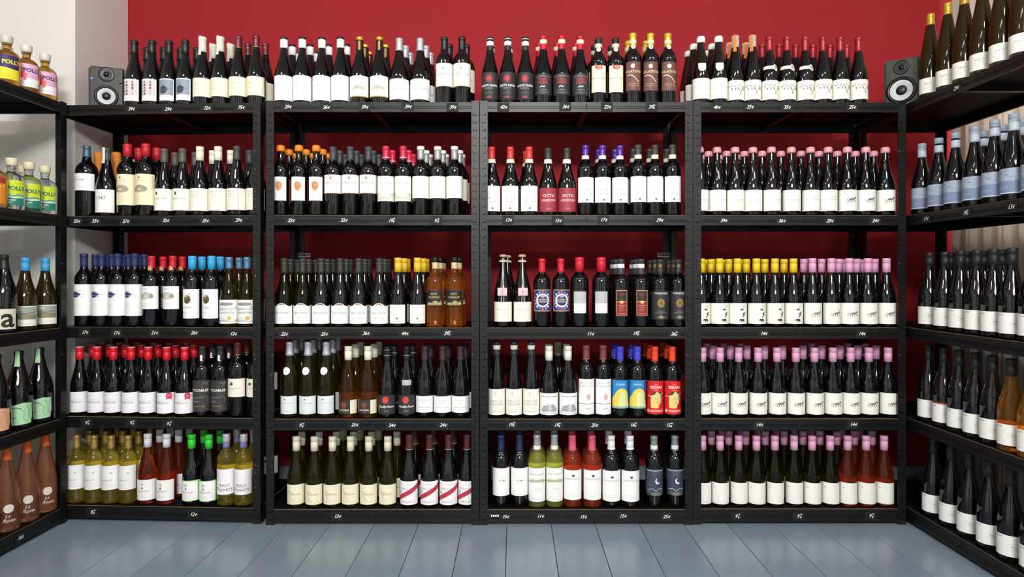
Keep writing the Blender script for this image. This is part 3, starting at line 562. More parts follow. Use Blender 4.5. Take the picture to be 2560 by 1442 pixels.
deft('viventi', 'white-banded black bottle with gold-framed maroon label', 'bord', .291, .0385, 'dark', ('capsule', '#38393a', .066, .5), [(48, 110, 50, '#c79a4a', col)], bands=[(.252, .270, '#e6e9ea', .6, 0)])
tor = [T('TORCICODA', 2, 108, 10, '#dcdad4', bold=.03)]+[('e', 2+10*math.cos(2*PI*k/8), 70+12*math.sin(2*PI*k/8), 6, 7, '#8e7334') for k in range(8)]+[('e', 2, 70, 8, 9, '#5e4c24'), ('o', 2, 70, 6, 6, 1.2, '#a98a44'), T('SALENTO', 2, 32, 6, '#b5b3ad'), ('r', -24, 28, 28, 29, '#a5a39d'), ('p', [(-18,10),(-6,12),(2,20),(10,12),(24,10),(2,4)], '#8f8460')]
deft('torc', 'black bottle with gold flower charcoal label', 'bord', .290, .0400, 'dark', ('capsule', '#2c2c2a', .060, .5), [(33, 122, 96, '#2d2c2e', tor)], extra=('dot', '#7d6a38', .262, .0080, 0))
# --- third rack, fourth
deft('fiano', 'slim white-ringed bottle with cream label', 'hock', .322, .0385, 'dark', ('capsule', '#2b2c2f', .060, .4), [(12, 110, 98, '#f0f0e2', [('e', -4, 92, 6, 6, '#cfcfc3'), T('1906', -4, 78, 5, '#a9a99e'), T('FIANO DI', 0, 54, 13, '#a3a39a'), T('AVELLINO', 0, 41, 13, '#a3a39a')]+lines(0, 34, 50, 1)+[T('Mastrobe', 0, 12, 9, '#b0b0a4', shear=.3)])], bands=[(.288, .306, '#d9d9d2', .6, 0)])
gew = [T('GEWURZTRAMINER', 2, 74, 9, '#8f8f8d', bold=.015), ('p', [(-36,16),(-32,28),(-22,40),(-12,38),(-4,48),(8,42),(20,46),(30,34),(38,18),(38,14),(-36,14)], '#a5a6a8', 1), ('p', [(-4,48),(8,42),(14,20),(-2,16)], '#c6c7c8'), ('p', [(-22,40),(-12,38),(-10,34)], '#7b7c7e'), T('CANTINA TRAMIN', 4, 4, 7, '#9d9d9b')]
deft('gewurz', 'cream-capped bottle with grey mountain label', 'burg', .302, .0420, 'dark', ('screw', '#e6e5d4', .062, .5), [(13, 92, 104, '#f1f0ec', gew)])
can = [T('CANNONAU', 0, 130, 11, '#c0bdbd'), T('DI SARDEGNA', 0, 117, 11, '#c0bdbd'), ('e', 8, 74, 9, 13, '#dcb0b2'), ('o', 8, 74, 6, 9, 1, '#c98a90'), ('r', -42, 44, 42, 46, '#4f4d4f'), T('S&M', 6, 20, 13, '#b9b6b6')]+lines(2, 108, 60, 1)+lines(4, 14, 44, 1)
deft('cannonau', 'mauve-capped bottle with tall two-part white label', 'bord', .305, .0385, 'dark', ('capsule', '#7a3a42', .058, .45), [(14, 150, 84, WH, can)], bands=[(.246, .249, '#c98a70', .4, .4)])
ant = [('r', -46, 0, 46, 118, '#2f86c4'), ('p', [(16,0),(46,0),(46,118),(30,118)], '#3a55b0'), T('Anthilia', -2, 98, 13, '#e0d8c0', shear=.2), ('p', [(-46,8),(-44,44),(-30,52),(-22,66),(-10,80),(6,86),(24,80),(34,64),(36,30),(46,10),(46,4),(-46,4)], '#e8cf56'), ('p', [(-6,30),(-4,58),(6,70),(18,68),(26,52),(26,30),(40,12),(40,4),(-6,4)], '#d6dfa0'), ('r', -46, 0, 46, 8, '#8fb0a0')]
deft('anthilia', 'blue-capped bottle with yellow-haired figure label', 'bord', .300, .0392, 'dark', ('capsule', '#3e46c4', .060, .4), [(40, 120, 96, '#2f86c4', ant)])
sed = [T('SEDARA', 4, 110, 15, '#f3e4dc', bold=.02), T('ROSSO', 4, 124, 5, '#f0c4b8'), T('SICILIA', 4, 100, 6, '#f0c4b8'), ('p', [(-20,36),(-22,60),(-16,88),(0,98),(18,92),(28,74),(26,52),(12,36),(16,26),(-20,26)], '#dfca7c'), ('p', [(-24,76),(-10,98),(4,96),(-4,84),(-18,80)], '#4a3a2c'), ('p', [(6,98),(26,92),(30,78),(20,86)], '#4a3a2c'), ('p', [(18,92),(28,74),(26,52),(20,60)], '#8fb0a0'), ('l', [(-36,78),(-18,76)], 2.5, '#e8d8a0'), ('l', [(24,84),(40,90)], 2.5, '#e8d8a0'), ('l', [(-2,66),(8,66)], 1.5, '#a54a3a'), ('l', [(2,50),(12,50)], 2, '#b03a3a'), ('r', -42, 8, 44, 22, '#e8434a'), ('e', -34, 14, 6, 6, '#f0d0d0'), ('r', -22, 16, 36, 18, '#f5d0cc'), ('r', -22, 11, 36, 13, '#f5d0cc')]
deft('sedara', 'orange-capped bottle with red mask picture label', 'bord', .299, .0392, 'dark', ('capsule', '#e0431f', .062, .4), [(14, 142, 94, '#cf1f22', sed)])
# --- third rack, bottom
deft('pluma', 'navy-capped bottle with small-print white label', 'bord', .300, .0400, 'dark', ('capsule', '#20294c', .066, .45), [(48, 118, 98, WH, [T('PLUMA', 4, 62, 9, '#8a888c', bold=.01), T('merlot', 4, 52, 6, '#b5b3b7')]+lines(0, 8, 66, 1, 6))])
mon = [T('MONTEZOVO', 2, 112, 11, '#a9aba4'), ('e', 0, 90, 40, 9, '#dfe3d2'), ('p', [(-46,84),(-20,94),(0,90),(20,96),(46,86),(46,80),(0,84),(-46,78)], '#b3bd98'), ('l', [(-30,78),(0,90),(34,78)], 1.2, '#8f9a78'), T('LUGANA', 4, 52, 7, '#b3b1ab')]+lines(0, 44, 60, 1)+lines(0, 18, 40, 2)
deft('montez', 'lime-green wine bottle with hillside white label', 'bord', .302, .0400, 'lime', ('capsule', '#a9b0b4', .054, .35, .4), [(25, 142, 98, WH, mon)], bands=[(.240, .256, '#e6e4d6', .6, 0)], back=True)
hea = [('p', [(-8,104),(0,108),(8,104),(0,96)], '#3b4450'), T('HUNDTMULEN', 0, 84, 11, '#bbb9bd')]+lines(0, 26, 50, 2, 9)
deft('rosep', 'pink-capped rose wine bottle with white label', 'bord', .298, .0405, 'rose', ('capsule', '#d0566e', .064, .45), [(32, 126, 98, WH, hea)], back=True)
deft('whitec', 'white-capped bottle with tall plain white label', 'bord', .297, .0410, 'dark', ('screw', '#e3e3e6', .060, .5), [(26, 130, 102, WH, hea)], bands=[(.240, .247, '#efefef', .5, 0)])
moon = [('r', -42, 104, 42, 107, '#c9ccd4'), T('Nocturne', 2, 94, 9, '#a59a78', shear=.3), T('PRIMITIVO', 2, 84, 7, '#8f8f90'), ('e', 8, 62, 11, 13, '#dfe0e4'), ('e', 13, 66, 10, 11, '#3a4454'), ('l', [(-34,24),(-14,30),(0,20),(18,32),(34,24)], 3, '#a5b0c4'), ('l', [(-30,16),(0,12),(30,18)], 2, '#77859c'), ('e', 2, 6, 24, 6, '#77755a'), ('l', [(-28,46),(-12,44)], 2, '#5f6d84')]
deft('night', 'silver-capped bottle with blue moon label', 'bord', .297, .0370, 'dark', ('capsule', '#8f989c', .062, .35, .4), [(50, 112, 88, '#3a4454', moon)], bands=[(.240, .257, '#dedfe0', .6, 0)])
# --- fourth rack
deft('waxw', 'white wax-topped bottle with white shield sticker', 'hock', .296, .0400, 'brown', ('wax', '#e9e6da', .026), [(22, 88, 104, '#f4f1e6', [T('VILLA WOLF', 6, 44, 12, '#cbc8bd', sp=1.1)])], extra=('shield', '#f0ede2', .158, .018, 0))
deft('waxwb', 'white wax-topped bottle with plain cream label', 'hock', .296, .0400, 'brown', ('wax', '#e9e6da', .026), [(22, 88, 104, '#f4f1e6', [])])
deft('orstrip', 'silver-capped bottle with orange paper seal strip', 'hock', .300, .0385, 'dark', ('screw', '#b9b3a8', .060, .35), [(18, 84, 100, '#f0eee0', vine_art(0, 34))], extra=('neckstrip', '#e07a28', .228, .075, 11))
deft('sash', 'wine-red-capped bottle with white shoulder sash', 'burg', .297, .0400, 'dark', ('capsule', '#98242f', .064, .3, .3), [(18, 82, 110, '#f0eee0', vine_art(4, 34))], extra=('sash', '#e9e6d8'))
deft('vine', 'wine-red-capped bottle with vine drawing label', 'burg', .295, .0400, 'dark', ('capsule', '#98242f', .064, .3, .3), [(20, 84, 110, '#f0eee0', vine_art(4, 36))])
deft('pinkt', 'pink wax-topped bottle with plain lettered label', 'burg', .296, .0400, 'dark', ('wax', '#dd9aa2', .024), [(20, 90, 100, '#f2f0e6', [T('WEISSBURGUND', 6, 44, 8.5, '#c2bfb4')]+lines(8, 34, 34, 1))])
deft('pinkv', 'pink wax-topped bottle with two-line label', 'burg', .296, .0400, 'dark', ('wax', '#dd9aa2', .024), [(20, 90, 100, '#f2f0e6', [T('IM SAND', 10, 58, 7, '#c2bfb4'), T('WEISSBURGUND', 6, 46, 8.5, '#b9b6ab')]+lines(8, 36, 34, 1))])
deft('pinkc', 'pink wax-topped bottle with striped animal label', 'burg', .296, .0400, 'dark', ('wax', '#dd9aa2', .024), [(20, 90, 100, '#f2f0e6', cat_art(10, 46, 1.35))])
deft('yelt', 'yellow-capped bottle with stacked animals label', 'burg', .293, .0400, 'dark', ('screw', '#e6c224', .060, .45), [(14, 88, 112, '#f0eee2', totem_art(14, 4))])
deft('pinks', 'pink screw-capped bottle with striped animal label', 'burg', .294, .0398, 'dark', ('screw', '#dc9fc0', .060, .45), [(13, 90, 104, '#f0eee4', cat_art(8, 42, 1.35))])
deft('pinkp', 'pink screw-capped bottle with nearly blank label', 'burg', .295, .0398, 'green', ('screw', '#dc9fc0', .060, .45), [(12, 90, 98, '#efede6', [('l', [(-34,70),(-26,68)], 2, '#66645e')])])
deft('pinkr', 'pink-capped rose bottle with nearly blank label', 'burg', .295, .0398, 'rosedark', ('screw', '#dc9fc0', .060, .45), [(12, 90, 96, '#efede6', [('l', [(-34,70),(-26,68)], 2, '#66645e')])], back=True)
# --- right rack
deft('goldhock', 'tall brown bottle with gold capsule', 'hock', .352, .0400, 'olive2', ('capsule', '#c8a03c', .048, .3, .6), [(18, 62, 110, '#efede4', [T('ESKDI', -6, 34, 12, '#b5b3aa'), ]+lines(-4, 26, 60, 2, 7))])
def sea(): 
    o = [('r', -60, 40, 60, 88, '#9aa6ba')]; rg = random.Random(2)
    for k in range(46): o.append(('e', rg.uniform(-58, 58), rg.uniform(46, 84), rg.uniform(2, 6), rg.uniform(.8, 2), rg.choice(['#c3ccd9', '#7f8ca6', '#b0bbcc'])))
    return o+[('r', -60, 0, 60, 44, '#7886a4'), ('l', [(40,6),(34,18),(44,28),(38,40)], 2.5, '#e6eaf0'), ('l', [(-50,20),(-10,24)], 1.5, '#b0bbcc'), ('l', [(-60, 3), (60, 3)], 3, '#c9d2df')]
deft('sea', 'grey-capped dark bottle with blue seascape label', 'burg', .302, .0400, 'dark', ('screw', '#93a0ae', .060, .4), [(24, 88, 120, '#8794ac', sea())], bands=[(.243, .282, '#b3bdc9', .5, 0)])
ms = [T('MUSTER', -34, 62, 6, '#8f8d88', bold=.02), ('o', 6, 34, 12, 12, 1.2, '#cfcdc8'), ('o', 16, 34, 10, 12, 1, '#d8d6d1'), T('MS', 10, 30, 12, '#c6c4be')]+lines(-36, 12, 16, 1)
deft('crest', 'black-capped bottle with pale crest label', 'burg', .315, .0410, 'dark', ('screw', '#1f2022', .060, .5), [(20, 72, 112, '#f0efea', ms)])
deft('crestred', 'reddish bottle with pale crest label', 'burg', .315, .0410, 'brown', ('screw', '#1f2022', .060, .5), [(20, 80, 112, '#a33a22', [('r', -56, 0, 56, 73, '#f0efea')]+ms)])
deft('crestamb', 'amber wine bottle with pale crest label', 'burg', .315, .0410, 'amber', ('screw', '#1f2022', .060, .5), [(20, 72, 112, '#f0efea', ms)], back=True)
# --- left rack
def gin(bg, low, colr, title='POLLY'): return [('r', -42, 0, 42, 40, low), ('p', [(-42,36),(-20,46),(10,42),(42,34),(42,30),(-42,28)], low), T(title, 14, 60, 21, colr, bold=.04)]
deft('ginyel', 'golden squat flask with blue-yellow label', 'flask', .198, .0430, 'honey', ('stopper', '#c9c4b2', 0, .4), [(22, 92, 84, '#352b63', gin('#352b63', '#e6d62a', '#e6d62a')+lines(-4, 18, 50, 3, 5, '#8f8a30'))], kind='gin_bottle')
pg = [('r', -42, 0, 42, 34, '#f2eeee'), ('p', [(-34,30),(-26,50),(-40,70),(-10,62),(-6,40)], '#dc4a52'), ('p', [(-20,60),(0,52),(-4,28),(-12,22)], '#e2666a'), ('e', -18, 66, 14, 9, '#e86a66'), T('POLLY', 16, 60, 21, '#3c2a66', bold=.04)]+lines(-4, 16, 50, 3, 5, '#b9a9b4')
deft('ginpink', 'golden squat flask with pink flower label', 'flask', .198, .0430, 'honey', ('stopper', '#d5d2c6', 0, .4), [(22, 92, 84, '#dcaecb', pg)], kind='gin_bottle')
gg = [('r', -42, 0, 42, 30, '#1f7a68'), ('l', [(-42,36),(-20,42),(0,36),(20,42),(42,38)], 5, '#2f8fb4'), ('l', [(-42,30),(-16,36),(8,30),(42,34)], 4, '#cfe6e0'), ('e', -30, 52, 9, 13, '#f0f0d8'), T('POLLY', 14, 60, 21, '#1d6a4e', bold=.04), T('LONDON DRY', -14, 18, 8, '#d8ebe4', bold=.03), T('CLASSIC', -16, 9, 8, '#d8ebe4', bold=.03)]
deft('gingreen', 'clear squat flask with lime-teal label', 'flask', .205, .0440, 'clear', ('stopper', '#d9cfae', 0, .5), [(16, 98, 86, '#c6d62c', gg)], kind='gin_bottle')
deft('ginred', 'squat flask with orange and red label', 'flask', .205, .0440, 'honey', ('stopper', '#6b2a20', 0, .5), [(16, 98, 86, '#d8822c', [('r', -42, 70, 42, 98, '#a03022'), T('POLLY', 10, 62, 20, '#e8c030', bold=.04)])], kind='gin_bottle')
land = [('r', -42, 26, 42, 76, '#9ea49c'), ('p', [(-42,46),(-10,50),(42,44),(42,28),(-42,26)], '#8f866c'), ('l', [(-42,52),(-26,54),(-6,50),(42,56)], 2.4, '#5c6266'), ('e', -20, 66, 18, 5, '#c6ccce')]+lines(4, 12, 50, 2, 5)
deft('land', 'sky-blue-capped brown bottle with landscape photo label', 'burg', .292, .0415, 'olive2', ('screw', '#3f9fd0', .056, .45), [(18, 80, 92, '#f0eee8', land)])
deft('aletter', 'black-capped bottle with giant letter label', 'champ', .300, .0440, 'dark', ('capsule', '#1f1f1e', .056, .4), [(14, 78, 80, '#d9d0bf', [T('a', 10, 10, 105, '#26231f', bold=.02)])])
def gsk(c, nm, desc):
    sh = [(-44,0),(40,4),(46,30),(44,84),(10,88),(-20,80),(-46,78),(-44,50),(-50,30)]
    deft(nm, desc, 'champ', .304, .0480, 'dark', ('dip', '#131316', .060), [(16, 84, 100, c, [('l',[(-30,66),(-12,70),(4,64)],2.5,K), ('l', [(-34,40),(-20,28),(-12,34)], 2.5, K), ('l', [(20,76),(32,60),(30,40),(38,20)], 1.4, '#556a55'), ('l', [(2,60),(16,50),(10,30),(20,12)], 1.4, '#6f8a6f')])], extra=('neckstrip', '#a8d8a4', .245, .055, 14), kind='sparkling_wine_bottle')
    TY[nm]['lshape'] = sh
gsk('#a9d8a9', 'champg', 'dark sparkling bottle with mint sketch label')
gsk('#d9a07a', 'champp', 'dark sparkling bottle with peach sketch label')
deft('roseL', 'orange-capped peach rose bottle with oval sticker', 'hock', .318, .0430, 'peach', ('capsule', '#e0662e', .046, .5), [(30, 76, 60, None, [('e', 6, 60, 17, 17, '#d9cfc6'), T('La', 2, 26, 18, '#e6ded6', shear=.4), T('Rosee', 10, 8, 20, '#e6ded6', shear=.4)])])
GLASS['olive2'] = mat('#2c2108', .05, trans=.25, ior=1.4, spec=.6)

def build_type(k):
    t = TY[k]; sh, H, r = t['shape'], t['H'], t['r']; parts = []
    if t['cap'][0] != 'paper': parts.append(('glass_body', body_mesh(sh, H, r, t['glass'])))
    c = t['cap']; rough = c[3] if len(c) > 3 else .4; metal = c[4] if len(c) > 4 else 0
    nm = {'screw': 'screw_cap', 'wax': 'wax_seal', 'dip': 'wax_seal', 'cork': 'cork', 'stopper': 'stopper', 'paper': 'tissue_wrap'}.get(c[0], 'capsule')
    top = None
    if k in ('wild', 'wildst'): top = '#d9a090'
    parts.append((nm, cap_mesh(c[0], c[1], c[2], sh, H, r, rough, metal, top)))
    for b in t['bands']: parts.append(('neck_band', ring_mesh('neck_band', sh, H, r, b[0], b[1], b[2], .0014, b[3], b[4])))
    for (v0, h, w, bg, ops) in t['labels']:
        clip = 'lshape' not in t
        parts.append(('front_label', label_mesh('front_label', r, v0, h, w, bg, ops, shape=t.get('lshape'), clip=clip)))
    if t['back']:
        v0, h, c2 = (t['labels'][0][0], t['labels'][0][1]+4, '#e6e2d8') if t['back'] is True else t['back']
        parts.append(('back_label', label_mesh('back_label', r, v0, h, 60, c2, [], ang=PI)))
    e = t['extra']
    if e:
        z = e[2] if len(e) > 2 else 0
        if e[0] == 'neckstrip':      # seal strip over the mouth, down one side
            rr = rad_at(sh, H, r, z)+.0018; w = e[4]/1000; ztop = H+.0012
            mb = MB(); m = mat(e[1], .6)
            zs = [z+(ztop-z)*q/6 for q in range(7)]
            for s in range(4):
                a0 = -.35-w/2/.016+s*(w/.016)/4; a1_ = a0+(w/.016)/4
                for za, zb in zip(zs[:-1], zs[1:]):
                    ra = max(rad_at(sh, H, r, za), .0155)+.0022; rb = max(rad_at(sh, H, r, zb), .0155)+.0022
                    mb.face([(ra*math.sin(a0), -ra*math.cos(a0), za), (ra*math.sin(a1_), -ra*math.cos(a1_), za), (rb*math.sin(a1_), -rb*math.cos(a1_), zb), (rb*math.sin(a0), -rb*math.cos(a0), zb)], m, True)
                mb.face([(.0177*math.sin(a0), -.0177*math.cos(a0), ztop), (.0177*math.sin(a1_), -.0177*math.cos(a1_), ztop), (0, 0, ztop+.0010)], m)
            parts.append(('seal_strip', mb.mesh('seal_strip')))
        elif e[0] in ('dot', 'patchh', 'neckpatch', 'shield'):
            rr = max(rad_at(sh, H, r, z), .0150)+(.0016 if e[0] in ('neckpatch',) or z > .22 else .0002)
            r2 = max(rad_at(sh, H, r, z+e[3]), .0150)+(.0016 if z > .22 else .0004); r1 = max(rad_at(sh, H, r, z-e[3]), .0150)+(.0016 if z > .22 else .0004)
            mb = MB(); m = mat(e[1], .5); R = e[3]; n = 20; ang0 = math.radians(e[4] if e[0] == 'dot' else 0)
            wv = e[4]/1000/2 if e[0] in ('patchh', 'neckpatch') else R
            def P(u, v):
                rz_ = max(rad_at(sh, H, r, z+v), .0150)+(.0018 if z > .22 else .0006); a = u/rz_+ang0
                return (rz_*math.sin(a), -rz_*math.cos(a), z+v)
            N = 8
            for i_ in range(N):
                for j_ in range(N):
                    def uv(i, j):
                        u, v = -1+2*i/N, -1+2*j/N
                        if e[0] == 'dot': return (u*math.sqrt(1-v*v/2)*R, v*math.sqrt(1-u*u/2)*R)
                        if e[0] == 'shield': return (u*R*.95*(1 if v > 0 else math.sqrt(max(0, 1-v*v*.85))), v*R)
                        return (u*wv, v*R)
                    mb.face([P(*uv(i_, j_)), P(*uv(i_+1, j_)), P(*uv(i_+1, j_+1)), P(*uv(i_, j_+1))], m, True)
            if e[0] == 'dot' and k in ('solc', 'solb'):
                mb.face([P(-.003, -.004), P(.001, -.003), P(.004, .004), P(-.001, .003)], mat('#1c1c1c', .5))
            parts.append(('sticker', weld(mb.mesh('sticker'))))
        elif e[0] == 'sash':
            mb = MB(); m = mat(e[1], .5); m2 = mat('#6f6e68', .5); zc = .156
            def P(a, v, o=.0007):
                rz_ = rad_at(sh, H, r, zc+v)+o; return (rz_*math.sin(a), -rz_*math.cos(a), zc+v)
            n = 22
            for q in range(n):
                a = -1.1+2.0*q/n; b = a+2.0/n
                def hh(a): return .0075+.0085*math.exp(-((a-.55)/.22)**2)
                mb.face([P(a, -hh(a)), P(b, -hh(b)), P(b, 0), P(a, 0)], m, True)
                mb.face([P(a, 0), P(b, 0), P(b, hh(b)), P(a, hh(a))], m, True)
            for q in range(12):
                a, b = 2*PI*q/12, 2*PI*(q+1)/12
                mb.face([P(.55+.2*math.cos(a), .008*math.sin(a), .0012), P(.55+.2*math.cos(b), .008*math.sin(b), .0012), P(.55+.11*math.cos(b), .0045*math.sin(b), .0012), P(.55+.11*math.cos(a), .0045*math.sin(a), .0012)][::1], m2)
            parts.append(('shoulder_sash', weld(mb.mesh('shoulder_sash'))))
        elif e[0] == 'string':
            mb = MB(); m = mat(e[1], .7)
            for a in (-.12, .12):
                zs = [H-.006-(H-.006-.105)*q/16 for q in range(17)]; w = .0011
                for za, zb in zip(zs[:-1], zs[1:]):
                    ra = max(rad_at(sh, H, r, za), .0165)+.0015; rb = max(rad_at(sh, H, r, zb), .0165)+.0015
                    aa, ab = a*(.3+(H-za)*4), a*(.3+(H-zb)*4)
                    for (o1, o2, k1) in ((-1, 1, 0),):
                        for off in (0, -.0009):
                            q = [((ra+off)*math.sin(aa)-w, -(ra+off)*math.cos(aa), za), ((ra+off)*math.sin(aa)+w, -(ra+off)*math.cos(aa), za), ((rb+off)*math.sin(ab)+w, -(rb+off)*math.cos(ab), zb), ((rb+off)*math.sin(ab)-w, -(rb+off)*math.cos(ab), zb)]
                            mb.face(q[::-1] if off == 0 else q, m)
            mb.lathe([(.0178, H-.022), (.0195, H-.021), (.0195, H-.019), (.0178, H-.018)], m, 18)
            parts.append(('string', mb.mesh('string')))
            mb = MB(); zt = .152; yy = -(rad_at(sh, H, r, zt-.016)+.006)
            mb.box((-.021, yy-.0008, zt-.017), (.019, yy, zt+.016), mat('#e6bcc0', .6))
            mb.box((-.003, yy-.0012, zt-.008), (.002, yy-.0008, zt+.008), mat('#c98a90', .6)); mb.box((-.014, yy-.0012, zt-.012), (.012, yy-.0008, zt-.011), mat('#c98a90', .6))
            parts.append(('neck_tag', mb.mesh('neck_tag')))
    t['made'] = parts; return parts
ORD = ['first','second','third','fourth','fifth','sixth','seventh','eighth','ninth','tenth','eleventh','twelfth']
LEV = ['top','second','third','fourth','bottom']
BAY = {1: 'first', 2: 'second', 3: 'third', 4: 'fourth', 'L': 'left-side', 'R': 'right-side'}
ROWN = ['front', 'second', 'third']
PLACED = []
def front_y(bay, px):
    if bay == 1:
        t = (px-160)/(660-160); return R1[0][1]+(R1[1][1]-R1[0][1])*t
    return {2: 2.70, 3: 2.70, 4: 2.705}[bay]
OCC = {}
def put(bay, lev, row, key, pxs, rot=None, dy=0.):
    t = TY[key]; T_ = TOPS[lev]
    for px in pxs:
        if bay in (1, 2, 3, 4):
            y = front_y(bay, px)+.058+.0895*row+dy+random.uniform(-.003, .003); x = (px-HX)*y/F
            rz = math.radians(random.uniform(-5, 5)) if rot is None else math.radians(rot)
            if bay == 1: rz += a1
            rz += .30*math.atan2(-x, y)
        elif bay == 'L':
            x = XLF-.058-.092*row; y = x*F/(px-HX); rz = math.radians(40+random.uniform(-5, 5))
        else:
            x = XRF+.055+.09*row; y = x*F/(px-HX); rz = math.radians(-42+random.uniform(-5, 5))
        PLACED.append([bay, lev, row, key, x, y, T_+.0002, rz, px])
# rack 1
put(1,0,0,'dots',[337,381.5]); put(1,0,0,'jug',[428,479]); put(1,0,0,'whitewax',[519.5,562]); put(1,0,0,'copper',[606,649])
put(1,0,1,'dots',[368,409]); put(1,0,1,'jug',[459,503]); put(1,0,1,'whitewax',[545,586]); put(1,0,1,'copper',[627,671])
put(1,1,0,'kettler',[217]); put(1,1,0,'n1947',[267]); put(1,1,0,'chateau',[319,367]); put(1,1,0,'gvida',[413,460]); put(1,1,0,'carlan',[509,555]); put(1,1,0,'carlan2',[602,650])
put(1,1,1,'orangewrap',[250,287]); put(1,1,2,'whitewrap',[303,333]); put(1,1,1,'chateau',[347,392]); put(1,1,1,'gvida',[437,488]); put(1,1,1,'carlan',[532,578]); put(1,1,1,'carlan2',[622])
put(1,2,0,'fish',[210,254,295,337]); put(1,2,0,'medal',[379,432]); put(1,2,0,'tree',[481,529]); put(1,2,0,'grape',[573,618])
put(1,2,1,'fish',[241,278,320,361]); put(1,2,1,'medal',[408,456]); put(1,2,1,'tree',[505,551]); put(1,2,1,'grape',[598,640]); put(1,2,2,'fish',[271,312,352])
put(1,3,0,'wild',[199.5,243,284,328,371]); put(1,3,0,'wildst',[417,462]); put(1,3,0,'into',[506,551]); put(1,3,0,'princes',[594.5,641])
put(1,3,1,'wild',[232,275,314,355,395,439.5,485]); put(1,3,1,'into',[533,574]); put(1,3,1,'princes',[616]); put(1,3,2,'princes',[676]); put(1,4,2,'princes',[676]); put(1,3,2,'wild',[254,300,345,385,424,466])
put(1,4,0,'gold',[192,235.5,278.5,320]); put(1,4,0,'rosew',[369.5,417]); put(1,4,0,'greenw',[480,522]); put(1,4,0,'firstw',[567,608])
put(1,4,1,'gold',[224,264,307.5,346.5]); put(1,4,1,'rosew',[400,447]); put(1,4,1,'greenw',[511,552]); put(1,4,1,'firstw',[591,634]); put(1,4,2,'gold',[250,290,334,376]); put(1,4,2,'rosew',[426,474])
# rack 2
put(2,0,0,'neckw',[710,756,805,851.5]); put(2,0,0,'goldtop',[899.5,949]); put(2,0,0,'silverc',[998.5,1050.5]); put(2,0,0,'crotop',[1111,1155])
put(2,0,1,'neckw',[731,775,822,868]); put(2,0,1,'goldtop',[912,964.5]); put(2,0,1,'silverc',[1014,1065]); put(2,0,1,'crotop',[1124,1166])
put(2,0,2,'neckw',[744,789]); put(2,0,2,'goldtop',[924]); put(2,0,2,'silverc',[1025,1076])
put(2,1,0,'amph',[702,747.5,791]); put(2,1,0,'crocus',[833,876,921]); put(2,1,0,'courlan',[965,1008]); put(2,1,0,'silverb',[1052,1094,1136.5])
put(2,1,1,'amphback',[725.5,765,807.5]); put(2,1,1,'crocus',[848.5,889,933.5]); put(2,1,1,'courlan',[981,1022]); put(2,1,1,'silverb',[1065,1107,1149])
put(2,1,2,'amphback',[736.5,778,819.5]); put(2,1,2,'crocus',[862,903,947]); put(2,1,2,'courlan',[1032.5]); put(2,1,2,'silverb',[1074,1114.5,1155])
put(2,2,0,'sapyg',[711,757]); put(2,2,0,'sapyr',[803,851]); put(2,2,0,'sapyo',[897,949]); put(2,2,0,'yellowc',[995.5,1044]); put(2,2,0,'petit',[1088,1136.5])
put(2,2,1,'sapyg',[725.5,771.5]); put(2,2,1,'sapyr',[818,865.5]); put(2,2,1,'sapyo',[911.5,961.5]); put(2,2,1,'yellowc',[1010,1058]); put(2,2,1,'petit',[1100,1147])
put(2,2,2,'sapyg',[744,789]); put(2,2,2,'sapyr',[832,876]); put(2,2,2,'sapyo',[921.5,970]); put(2,2,2,'yellowc',[1018,1065]); put(2,2,2,'petit',[1107])
put(2,3,0,'roundst',[724.5,770.5,816]); put(2,3,0,'sancerre',[871,920]); put(2,3,0,'pouilly',[968.5]); put(2,3,0,'pouillyst',[1017]); put(2,3,0,'cornas',[1063,1107,1150])
put(2,3,1,'roundst',[737,782.5,832]); put(2,3,1,'sancerre',[889,935.5]); put(2,3,1,'pouilly',[986,1032]); put(2,3,1,'cornas',[1076,1121.5,1161])
put(2,3,2,'roundst',[755,798,845]); put(2,3,2,'sancerre',[903,946.5])
put(2,4,0,'harz',[741,787,830.5,876.5,922,969.5]); put(2,4,0,'rhone',[1023.5,1074,1121.5,1168])
put(2,4,1,'harz',[755.5,798,841.5,884,929.5,992.5]); put(2,4,1,'rhone',[1037,1084,1132.5]); put(2,4,2,'harz',[858.5,900.5,946.5])
# rack 3
put(3,0,0,'corte',[1219,1264,1312]); put(3,0,0,'desire',[1357,1403,1450.5]); put(3,0,0,'solc',[1496,1539]); put(3,0,0,'solb',[1582,1626,1669.5])
put(3,0,1,'corte',[1228,1273]); put(3,0,1,'desire',[1348,1393,1440]); put(3,0,1,'solc',[1486,1528]); put(3,0,1,'solb',[1571,1615])
put(3,1,0,'barbera',[1229,1276,1323]); put(3,1,0,'octo',[1370,1417]); put(3,1,0,'langhe',[1463.5,1506,1549.5]); put(3,1,0,'barolo',[1595,1637,1681])
put(3,1,1,'barbera',[1316]); put(3,1,1,'langhe',[1497,1538]); put(3,1,1,'barolo',[1584,1625,1668])
put(3,2,0,'prosecco',[1258,1305.5]); put(3,2,0,'governo',[1355,1402]); put(3,2,0,'fat',[1448.5,1503]); put(3,2,0,'viventi',[1552,1602]); put(3,2,0,'torc',[1650,1696])
put(3,2,1,'prosecco',[1269]); put(3,2,1,'viventi',[1541,1591]); put(3,2,1,'torc',[1637,1684]); put(3,2,2,'viventi',[1534,1582]); put(3,2,2,'torc',[1625,1671])
put(3,3,0,'fiano',[1242,1285,1328]); put(3,3,0,'gewurz',[1372.5,1420]); put(3,3,0,'cannonau',[1466,1508]); put(3,3,0,'anthilia',[1549.5,1593]); put(3,3,0,'sedara',[1637,1680.5])
put(3,3,1,'gewurz',[1371,1416]); put(3,3,2,'gewurz',[1394.5]); put(3,3,1,'anthilia',[1536,1578]); put(3,3,1,'sedara',[1625,1668]); put(3,3,2,'sedara',[1613,1656])
